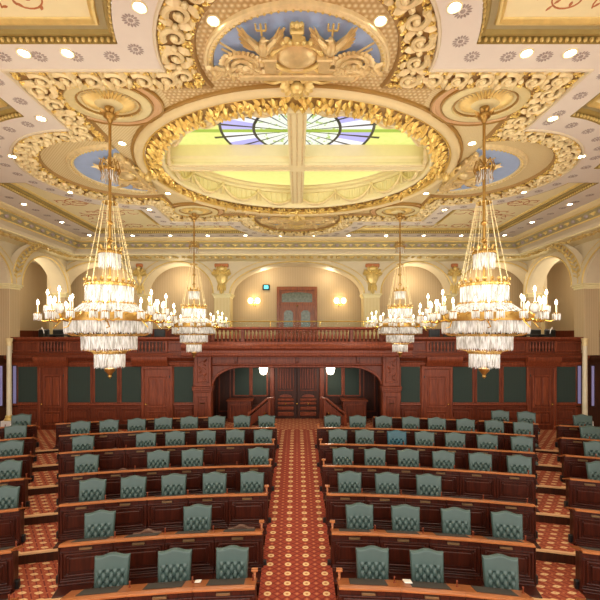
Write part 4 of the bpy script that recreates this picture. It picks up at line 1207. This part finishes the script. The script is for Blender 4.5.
def relief(T,k=None):
    if k: T=T@Matrix.Diagonal((k[0],k[1],1,1))
    def B(): m=MB(); m.M=T; return m
    up=(0,0,-1)
    # pedestal and plinth
    m=B(); m.bbox(-.95,.95,-.12,.02,-.16,-.0,.02); m.bbox(-.78,.78,.02,.14,-.13,0,.02)
    for e in (-1,1): m.bbox(e*.42-.09,e*.42+.09,.12,.46,-.18,0,.02); m.bbox(e*.42-.12,e*.42+.12,.44,.5,-.2,0,.015)
    m.build('pedestal','relief_gold',ceil,smooth=False)
    # oval shield in a scrolled frame
    m=B(); m.ball((0,.42,-.06),(.33,.3,.12),20,10); m.build('shield','relief_gold',ceil)
    m=B(); m.tube([(.38*cos(2*pi*i/24),.42+.34*sin(2*pi*i/24),-.1) for i in range(24)],.045,6,closed=True)
    for i in range(14):
        q=2*pi*i/14; m.leaf((.38*cos(q),.42+.34*sin(q),-.1),(cos(q)+.4*sin(q),sin(q)-.4*cos(q),0),.2,.12,.06)
    m.bbox(-.07,.07,.80,1.06,-.16,0,.02); m.bbox(-.10,.10,1.03,1.1,-.18,0,.02)
    for e in (-1,1): m.ball((e*.06,1.15,-.1),.04,6,5)
    m.ball((0,1.17,-.12),.05,7,5)
    for k in range(5): m.ball((-.2+.1*k,.84,-.14),.045,6,5)
    m.build('shield_frame','gold',ceil)
    # two spread eagles on the pedestals
    for e in (-1,1):
        x=e*.5; m=B(); m.ball((x,.68,-.12),(.085,.17,.09),10,7); m.ball((x-e*.02,.9,-.16),(.05,.06,.05),8,6); m.leaf((x-e*.02,.93,-.18),(-e,.3,0),.09,.03,.02)
        m.leaf((x,.55,-.1),(0,-1,0),.2,.16,.04)
        for k in (-1,1): m.tube([(x+k*.04,.56,-.12),(x+k*.05,.49,-.15)],.02,5)
        m.build('eagle','relief_gold',ceil)
        for sd in (-1,1):
            m=B()
            m.tube([(x+sd*.04,.60,-.12),(x+sd*.12,.8,-.14),(x+sd*.27,1.02,-.13),(x+sd*.33,1.09,-.1)],[.06,.055,.035,.015],6)
            for k in range(10):
                t=k/9; a=radians(34+38*t)
                m.leaf((x+sd*(.05+.06*t),.58+.12*t,-.10-.004*k),(sd*cos(a),sin(a),-.02),.30+.24*t,.042,.05-.02*(k%2))
            m.build('eagle_wing','relief_gold',ceil)
        m=B(); m.tube([(x,.92,-.1),(x,1.14,-.1)],.018,5)
        for k in (-1,0,1): m.tube([(x+k*.07,1.02+.03*abs(k),-.1),(x+k*.07,1.16,-.1)],.015,5)
        m.tube([(x-.07,1.03,-.1),(x+.07,1.03,-.1)],.015,5); m.build('emblem_staff','gold',ceil)
        # trophies: wheel, horn, sheaf, drapery and fruit towards the corner
        m=B()
        for i in range(14):
            q=pi*(.05+.95*i/13); m.leaf((e*(.86)+.24*cos(q),.24+.24*sin(q),-.1),(cos(q),sin(q),0),.13,.07,.04)
        m.tube([(e*.86+.24*cos(pi*i/14),.24+.24*sin(pi*i/14),-.1) for i in range(15)],.04,6)
        m.tube([(e*.86+.14*cos(pi*i/10),.24+.14*sin(pi*i/10),-.12) for i in range(11)],.04,6)
        m.build('trophy_wheel' if e<0 else 'trophy_banner','relief_gold',ceil)
        m=B()
        for k in range(4): m.tube([(e*.6,.1+.05*k,-.12),(e*(1.12),.32+.14*k,-.08)],.018,5)
        rr=random.Random(5+e)
        for k in range(34):
            xx=e*rr.uniform(.62,1.32); yy=rr.uniform(-.05,.26)*(1.4-abs(xx)*.7); m.ball((xx,yy,-.08),(rr.uniform(.04,.09),rr.uniform(.04,.08),.08),7,5)
        for k in range(16):
            xx=e*rr.uniform(.6,1.25); m.leaf((xx,rr.uniform(-.03,.2),-.12),(rr.uniform(-1,1),rr.uniform(-1,1),0),.22,.09,.05)
        m.build('fruit_and_foliage','relief_gold',ceil)
    # pendant scroll below the plinth
    m=B()
    for i in range(16):
        q=2*pi*i/16; m.leaf((.1*cos(q),-.34+.16*sin(q),-.1),(cos(q),sin(q),0),.2,.11,.07)
    m.ball((0,-.34,-.15),(.12,.14,.12),10,7); m.ball((0,-.6,-.12),(.07,.12,.08),8,6)
    for e in (-1,1): m.tube([(e*(.08+.6*t/12),-.2+.05*sin(t*.7),-.1) for t in range(13)],[.06-.003*t for t in range(13)],6)
    m.build('pendant_scroll','gold',ceil)
c=MB(); 
fr=[p for p in field_path(.6) if True]
# basketweave ground: front and back lobes with the strip in front of the dome
for sy in (-1,1):
    P=[(2.75,sy*2.62)]; 
    A=LA-.6;B=LB-.6; rb=RB-.6; db=sqrt(max(0,rb*rb-(B-LB)**2))
    P=[(2.7,sy*3.54)]; b=atan2(B-LB,db)
    poly=[(-2.4,sy*(B-.01)),(-db,sy*(B-.01))]+[(rb*cos(pi-b-(pi-2*b)*i/24),sy*(LB+rb*sin(pi-b-(pi-2*b)*i/24))) for i in range(1,24)]+[(db,sy*(B-.01)),(2.4,sy*(B-.01))]
    n=20; e0=acos(2.4/DA)
    poly+=[((DA-.03)*cos(e0+(pi-2*e0)*i/n),sy*(DB-.03)*sin(e0+(pi-2*e0)*i/n)) for i in range(n+1)]
    c.prism(w(poly),ZF2-.008,ZF2+.002)
c.build('basketweave_panel','lattice',ceil,smooth=False)
T=lobe(0,-LB+.14,pi,.86); relief(T)
T=lobe(0,LB-.14,0,.86); relief(T)
T=lobe(4.22,0,-pi/2,1.15); relief(T,(.86,.66))
T=lobe(-4.22,0,pi/2,1.15); relief(T,(.86,.66))
# cornice
def rect(e): return [(-UE-e,-VE-e),(UE+e,-VE-e),(UE+e,VE+e),(-UE-e,VE+e)]
def cband(lst,mat,name,ang=40):
    m=MB(); m.loft([at(rect(e),z) for e,z in lst]); return m.build(name,mat,ceil,angle=ang)
cband([(0,ZC),(.0,ZC-.03),(.03,ZC-.06),(.10,ZC-.12),(.14,ZC-.14)],'tan','cornice_cove',50)
cband([(.14,ZC-.14),(.13,ZC-.17),(.16,ZC-.19)],'gold','cornice_fillet')
cband([(.16,ZC-.19),(.36,ZC-.38)],'olive','cornice_frieze')
cband([(.36,ZC-.38),(.37,ZC-.42),(.42,ZC-.42)],'gold','cornice_fillet')
cband([(.42,ZC-.42),(.6,ZC-.5),(.68,ZC-.59)],'pink','cornice_fascia',20)
cband([(.68,ZC-.59),(.66,ZC-.64),(.74,ZC-.65),(2.2,ZC-.65)],'cream','cornice_bed')
m=MB(); g=MB()
for i,(x,y) in enumerate(along(rect(.26),.30)):
    e=.26
    on_y=abs(abs(y)-(VE+e))<.02
    n=(0,1 if y<0 else -1,-1) if on_y else (1 if x<0 else -1,0,-1)
    tx=(1,0,0) if on_y else (0,1,0)
    cpos=Vector((x,y+CY,ZC-.285))
    if i%2==0:
        for k in (-1,1): g.leaf(cpos-Vector(tx)*.0,(tx[0]*k,tx[1]*k,.3),.15,.12,.05,n)
        g.ball(cpos,(.06,.06,.06),6,5); g.leaf(cpos-Vector((0,0,.09)),(n[0]*-.4,n[1]*-.4,1),.2,.12,.05,n)
    else:
        Rm=Matrix.Translation(cpos)
        m.M=Rm; m.ball((0,0,0),(.09 if on_y else .06,.06 if on_y else .09,.08),8,6); m.M=Matrix.Identity(4)
g.build('cornice_shell','gold',ceil); m.build('cornice_boss','grey_rosette',ceil)
# leaf garland on the cornice bed
g=MB(); spirals(g,rect(.98),ZC-.65,.42,.62,.04); 
g.build('bed_garland','gold',ceil)
# ------------------------------------------------------------------ recessed downlights
DL=[]
for sx in (-1,1):
    for u,v in ((4.08,-4.49),(3.43,-4.49),(2.02,-5.3),(4.98,-2.75),(6.72,-1.15)):
        DL.append((sx*u,v,ZC))
        if u>4.5: DL.append((sx*u,-v,ZC))
    for u,v in ((1.78,-3.62),(3.95,-1.55),(1.15,-4.95)):
        DL.append((sx*u,v if abs(v)<4.9 else v,ZF2-.01))
        if u>1.5: DL.append((sx*u,-v,ZF2-.01))
    for v in (-5,-3.2,-1.4,.4,2.2,4.2,6.1): DL.append((sx*8.82,v,ZC))
for u in (-7,-5.4,-3.8,-2.2,-.7,.7,2.2,3.8,5.4,7): DL.append((u,6.16,ZC))
d0=empty('recessed_downlight')
b=MB(); b.lathe([(.10,.0),(.10,-.012),(.085,-.02),(.07,-.008),(.07,.0)],(0,0,0),20); b.build('trim_ring','cream',d0)
b=MB(); b.lathe([(.068,-.006),(.05,-.016),(0,-.02)],(0,0,0),18); b.build('lens','downlight',d0)
DLK=[]
for i,(u,v,z) in enumerate(DL):
    o=d0 if i==0 else dup(d0,(0,0,0),0); o.location=(u,v+CY,z)
    side='left' if u<0 else 'right'
    where=('near' if v<-2 else 'middle' if v<2 else 'far')
    if abs(u)>8: lab='lit recessed downlight in the outer %s ceiling border beside the cornice, %s stretch'%(side,where)
    elif v>6: lab='lit recessed downlight in the far ceiling border, %s from the middle, %s side'%(ORD(int((abs(u)-.2)/1.6)),side)
    elif z<ZC+.05: lab='lit recessed downlight in the pale ceiling border, %s %s, %.0f0 cm out from the axis'%(where,side,abs(u)*10)
    else: lab='lit recessed downlight in the tan field around the skylight, %s %s'%(where,side)
    if z<ZC+.05 and abs(u)<=8 and v<=6:
        nmz={4.08:'by the corner, outer of two',3.43:'by the corner, inner of two',2.02:'by the end lobe',4.98:'beside the side scroll band',6.72:'round the side lobe'}[abs(u)]
        lab='lit recessed downlight in the pale ceiling border %s, %s %s'%(nmz,where,side)
    elif abs(u)<=8 and v<=6:
        nmz={1.78:'close to the dome ring',3.95:'below the side lobe panel',1.15:'beside the eagle relief'}[abs(u)]
        lab='lit recessed downlight %s, %s %s'%(nmz,where,side)
    tag(o,lab,'ceiling light','recessed downlights in the ceiling'); DLK.append((u,v,z))
PW=1.0; WORLD=2.2; EXPO=.5
# ================================================================== CHANDELIERS
def fringe(b,r,z0,z1,n,w=.02,taper=.9,r1=None):
    """ring of faceted crystal prisms hanging from z0 to z1"""
    r1=r if r1 is None else r1
    for i in range(n):
        q=2*pi*i/n; c,s=cos(q),sin(q); j=(i*37%7-3)*.004
        vs=[]
        for f,ww in ((0,.5),(.12,1),(.8,taper),(1,.25)):
            rr=r+(r1-r)*f; z=z0+(z1-z0)*f+(j if f>.5 else 0)
            cx,cy=rr*c,rr*s
            for k in range(4):
                a=q+pi/2*k; e=w*ww*(1.0 if k%2 else .55); vs.append((cx+e*cos(a),cy+e*sin(a),z))
        fs=[]
        for l in range(3):
            for k in range(4): m=(k+1)%4; fs.append((l*4+k,l*4+m,l*4+4+m,l*4+4+k))
        fs+= [(0,1,2,3),(12,15,14,13)]
        b.add(vs,fs)
def hoop(b,r,z,t=.03,h=.04,n=48):
    b.lathe([(r-t,z-h),(r+.005,z-h),(r+t*.5,z),(r+.005,z+h),(r-t,z+h),(r-t,z-h)],(0,0,0),n)
    for i in range(32):
        q=2*pi*i/32; b.ball((r*1.0*cos(q)+.012*cos(q),r*sin(q)+.012*sin(q),z),(.022,.022,.03),6,4)
def make_chandelier():
    t=empty('crystal_chandelier')            # origin at the eye-level height of the hanging point
    top=ZF2-EYE
    b=MB(); b.lathe([(0,top-.02),(.25,top-.03),(.25,top-.06),(.20,top-.09),(.09,top-.13),(.075,top-.22),(.13,top-.28),(.12,top-.32),(.06,top-.36),(.04,top-.42),(.0,top-.45)],(0,0,0),20)
    for i in range(8):
        q=2*pi*i/8; b.leaf((.06*cos(q),.06*sin(q),top-.3),(cos(q),sin(q),.8),.17,.08,.04,(cos(q),sin(q),-.6))
    b.build('canopy','antique_brass',t)
    b=MB(); b.tube([(0,0,top-.4),(0,0,1.5)],.03,10)
    for z in (2.05,1.72): b.lathe([(.03,-.05),(.06,-.02),(.07,.0),(.06,.02),(.03,.05)],(0,0,z),12)
    b.tube([(0,0,1.5),(0,0,-.6)],.025,8); b.build('stem','antique_brass',t)
    # filigree crown high on the stem
    b=MB()
    for i in range(10):
        q=2*pi*i/10
        b.tube([(.03*cos(q),.03*sin(q),3.12),(.16*cos(q),.16*sin(q),3.2),(.2*cos(q),.2*sin(q),3.06),(.14*cos(q),.14*sin(q),2.92),(.17*cos(q),.17*sin(q),2.82)],[.008,.012,.014,.012,.008],5)
    b.lathe([(.15,3.0),(.17,3.02),(.17,3.05),(.15,3.06)],(0,0,0),20); b.build('filigree_crown','antique_brass',t)
    b=MB(); fringe(b,.15,3.0,2.80,24,.012); b.build('crown_crystals','crystal',t)
    # small upper tier
    b=MB(); hoop(b,.2,1.5,.02,.03); 
    for i in range(10):
        q=2*pi*i/10; b.leaf((.2*cos(q),.2*sin(q),1.51),(cos(q)*.4,sin(q)*.4,1),.12,.07,.02,(cos(q),sin(q),0))
    for i in range(4): q=pi/2*i; b.tube([(0,0,1.5),(.2*cos(q),.2*sin(q),1.5)],.01,5)
    b.build('upper_hoop','antique_brass',t)
    b=MB(); fringe(b,.2,1.49,1.21,36,.016); fringe(b,.15,1.49,1.25,24,.014); b.build('upper_crystals','crystal',t)
    # suspension chains from a small ring to the second tier
    for i in range(12):
        q=2*pi*(i+.5)/12; b=MB(); pts=[(.145*cos(q)*(1-f)+.46*cos(q)*f,.145*sin(q)*(1-f)+.46*sin(q)*f,2.42*(1-f)+.9*f) for f in [k/10 for k in range(11)]]
        b.tube(pts,.005,5)
        for p in pts: b.ball(p,(.011,.011,.016),6,4)
        b.build('chain','gold_pale',t)
    b=MB(); b.lathe([(.13,-.008),(.15,-.008),(.15,.008),(.13,.008)],(0,0,2.42),28)
    for i in range(4): q=pi/2*i; b.tube([(0,0,2.42),(.14*cos(q),.14*sin(q),2.42)],.006,5)
    b.build('chain_ring','brass',t)
    # second tier
    b=MB(); hoop(b,.44,.9,.025,.035)
    for i in range(22):
        q=2*pi*i/22; b.leaf((.44*cos(q),.44*sin(q),.92),(cos(q)*.3,sin(q)*.3,1),.1,.08,.02,(cos(q),sin(q),0))
    for i in range(4): q=pi/2*i; b.tube([(0,0,.9),(.44*cos(q),.44*sin(q),.9)],.012,5)
    b.build('second_hoop','antique_brass',t)
    b=MB(); fringe(b,.44,.89,.57,72,.02); fringe(b,.35,.89,.6,48,.02); b.build('second_crystals','crystal',t)
    b=MB(); hoop(b,.47,.56,.015,.012); b.build('second_hoop','antique_brass',t)
    b=MB(); fringe(b,.47,.56,.40,80,.018,r1=.68); fringe(b,.4,.56,.38,48,.018,r1=.55); b.build('skirt_crystals','crystal',t)
    # main ring
    b=MB(); hoop(b,.84,.30,.04,.07,64)
    for i in range(6): q=pi/3*i; b.tube([(0,0,.3),(.8*cos(q),.8*sin(q),.3)],.016,6)
    for i in range(28):
        q=2*pi*i/28; b.leaf((.83*cos(q),.83*sin(q),.3),(-sin(q),cos(q),.5),.16,.09,.03,(cos(q),sin(q),0))
    b.build('main_ring','antique_brass',t)
    b=MB(); fringe(b,.80,.25,.01,110,.022); fringe(b,.7,.25,.03,80,.022); b.build('main_crystals','crystal',t)
    b=MB(); hoop(b,.53,-.02,.02,.02); 
    for i in range(20): q=2*pi*i/20; b.tube([(.78*cos(q),.78*sin(q),.02),(.66*cos(q),.66*sin(q),-.03),(.53*cos(q),.53*sin(q),-.02)],.012,5)
    b.build('lower_hoop','antique_brass',t)
    b=MB(); fringe(b,.51,-.03,-.29,80,.02); fringe(b,.42,-.03,-.27,60,.02); b.build('lower_crystals','crystal',t)
    b=MB(); hoop(b,.28,-.34,.02,.02)
    for i in range(10): q=2*pi*i/10; b.tube([(.5*cos(q),.5*sin(q),-.28),(.28*cos(q),.28*sin(q),-.33)],.012,5)
    b.build('bottom_hoop','antique_brass',t)
    b=MB(); fringe(b,.28,-.36,-.62,48,.018); fringe(b,.2,-.36,-.6,36,.018); b.build('bottom_crystals','crystal',t)
    b=MB(); b.lathe([(.03,-.55),(.05,-.62),(.11,-.64),(.10,-.68),(.05,-.73),(.03,-.76),(.04,-.79),(0,-.83)],(0,0,0),14); b.build('finial','antique_brass',t)
    # branching candle arms
    na=8
    for i in range(na):
        q=2*pi*(i+.5)/na; c,s=cos(q),sin(q)
        def P(r,l,z): return (r*c-l*s,r*s+l*c,z)
        b=MB()
        b.tube([P(.8,0,.30),P(.92,0,.22),P(1.02,0,.24),P(1.08,0,.33)],[.026,.024,.022,.018],8)
        cand=[(1.08,0,.50,.19)]
        for l,r,z in ((-.2,1.02,.38),(.2,1.02,.38),(0,1.24,.36)):
            b.tube([P(1.0,0,.25),P(1.0+(r-1.0)*.6,l*.6,.22),P(r,l,.27),P(r,l,z-.01)],[.018,.015,.014,.012],7)
            cand.append((r,l,z,.15))
        b.tube([P(1.08,0,.33),P(1.08,0,.49)],.014,7)
        for r,l,z,h in cand: b.lathe([(.015,-.03),(.05,-.01),(.06,.01),(.02,.015)],P(r,l,z),10)
        b.tube([P(.85,0,.24),P(.95,.05,.12),P(1.0,.0,.1)],[.014,.012,.008],6)
        arm=b.build('arm','brass',t)
        for r,l,z,h in cand:
            b=MB(); b.lathe([(.013,.01),(.013,h)],P(r,l,z),8); b.build('candle','candle',arm)
            b=MB(); b.lathe([(.012,h),(.024,h+.025),(.022,h+.05),(.008,h+.085),(0,h+.095)],P(r,l,z),8); b.build('bulb','bulb',arm)
        b=MB()
        for r,l,z,h in cand:
            o=P(r,l,z)
            k=MB(); fringe(k,.062,-.005,-.12,12,.014); b.M=Matrix.Translation(o); b.add(k.v,k.f); b.M=Matrix.Identity(4)
        o=P(1.08,0,.42); b.M=Matrix.Translation(o); k=MB(); k.ball((0,0,.0),(.075,.075,.09),10,8); b.add(k.v,k.f); b.M=Matrix.Identity(4)
        b.build('arm_crystals','crystal',arm)
    return t
GCH='crystal chandeliers hung from the four ceiling medallions'
CHP=[(-3.46,7.12,'large crystal chandelier with candle arms, nearer one at left'),(3.46,7.12,'large crystal chandelier with candle arms, nearer one at right'),
     (-3.58,13.38,'crystal chandelier farther back at left, in front of the balcony'),(3.58,13.38,'crystal chandelier farther back at right, in front of the balcony')]
ch0=make_chandelier()
for o_ in list(ch0.children)+[g_ for c_ in ch0.children for g_ in c_.children]:
    for v_ in o_.data.vertices: v_.co.x*=.91; v_.co.y*=.91
for i,(x,y,lab) in enumerate(CHP):
    o=ch0 if i==0 else dup(ch0,(0,0,0),0)
    o.location=(x,y,EYE); tag(o,lab,'chandelier',GCH)

# ================================================================== LIGHT
def light(name,ty,loc,power,color=(1,.86,.66),size=.1,rot=None,**kw):
    l=bpy.data.lights.new(name,ty); l.energy=power; l.color=color
    if ty=='POINT': l.shadow_soft_size=size
    if ty=='SPOT': l.shadow_soft_size=size; l.spot_size=kw.get('angle',radians(100)); l.spot_blend=.8
    if ty=='AREA': l.size=size; l.size_y=kw.get('sy',size); l.shape='RECTANGLE'
    o=bpy.data.objects.new(name,l); COL.objects.link(o); o.location=loc
    if rot: o.rotation_euler=rot
    return o
WARM=(1,.96,.8)
for x,y,_ in CHP:
    for z,p in ((1.35,.4),(.72,1.4),(.14,12),(-.16,8),(-.5,4)): light('chandelier_glow','POINT',(x,y,EYE+z),p*PW,(1,.97,.9),.05)
    for k in range(8):
        q=pi/4*(k+.5); light('candle_glow','POINT',(x+1.42*cos(q),y+1.42*sin(q),EYE+.95),20*PW,WARM,.1)  # added points floating outside the arms, standing in for the candle bulbs
for u,v,z in DLK:
    light('downlight_beam','SPOT',(u,v+CY,z-.03),28*PW,(1,.93,.82),.06,(0,0,0),angle=radians(110))
for s in (-1,1):
    light('sconce_glow','POINT',(s*2.24,YW-.45,6.6),12*PW,(1,.8,.5),.12)
    light('pendant_glow','POINT',(s*1.42,16.3,3.05),16*PW,(1,.85,.65),.1)
    for x in (5.8,9.7): light('gallery_fill','POINT',(s*x,19.4,7.6),34*PW,(1,.85,.62),.2)
    light('gallery_fill','POINT',(s*1.6,19.6,7.9),16*PW,(1,.85,.62),.2)
for s in (-1,1):
    light('gallery_fill','POINT',(s*12.2,16.9,7.4),60*PW,(1,.87,.66),.2)  # added fill without a fixture, brightens the side gallery arches
W=bpy.data.worlds.new('World'); S.world=W; W.use_nodes=True
bg=W.node_tree.nodes['Background']; bg.inputs[0].default_value=(1,.96,.89,1); bg.inputs[1].default_value=WORLD

# ================================================================== CAMERA
cam=bpy.data.cameras.new('Camera'); co=bpy.data.objects.new('Camera',cam); COL.objects.link(co)
co.location=(0,0,EYE); co.rotation_euler=(pi/2,0,0)
cam.sensor_width=36; cam.lens=385/600*36; cam.shift_x=3/600; cam.shift_y=34/600; cam.clip_end=100
S.camera=co
S.view_settings.view_transform='Standard'; S.view_settings.look='None'; S.view_settings.gamma=1; S.view_settings.use_curve_mapping=False
S.view_settings.exposure=EXPO
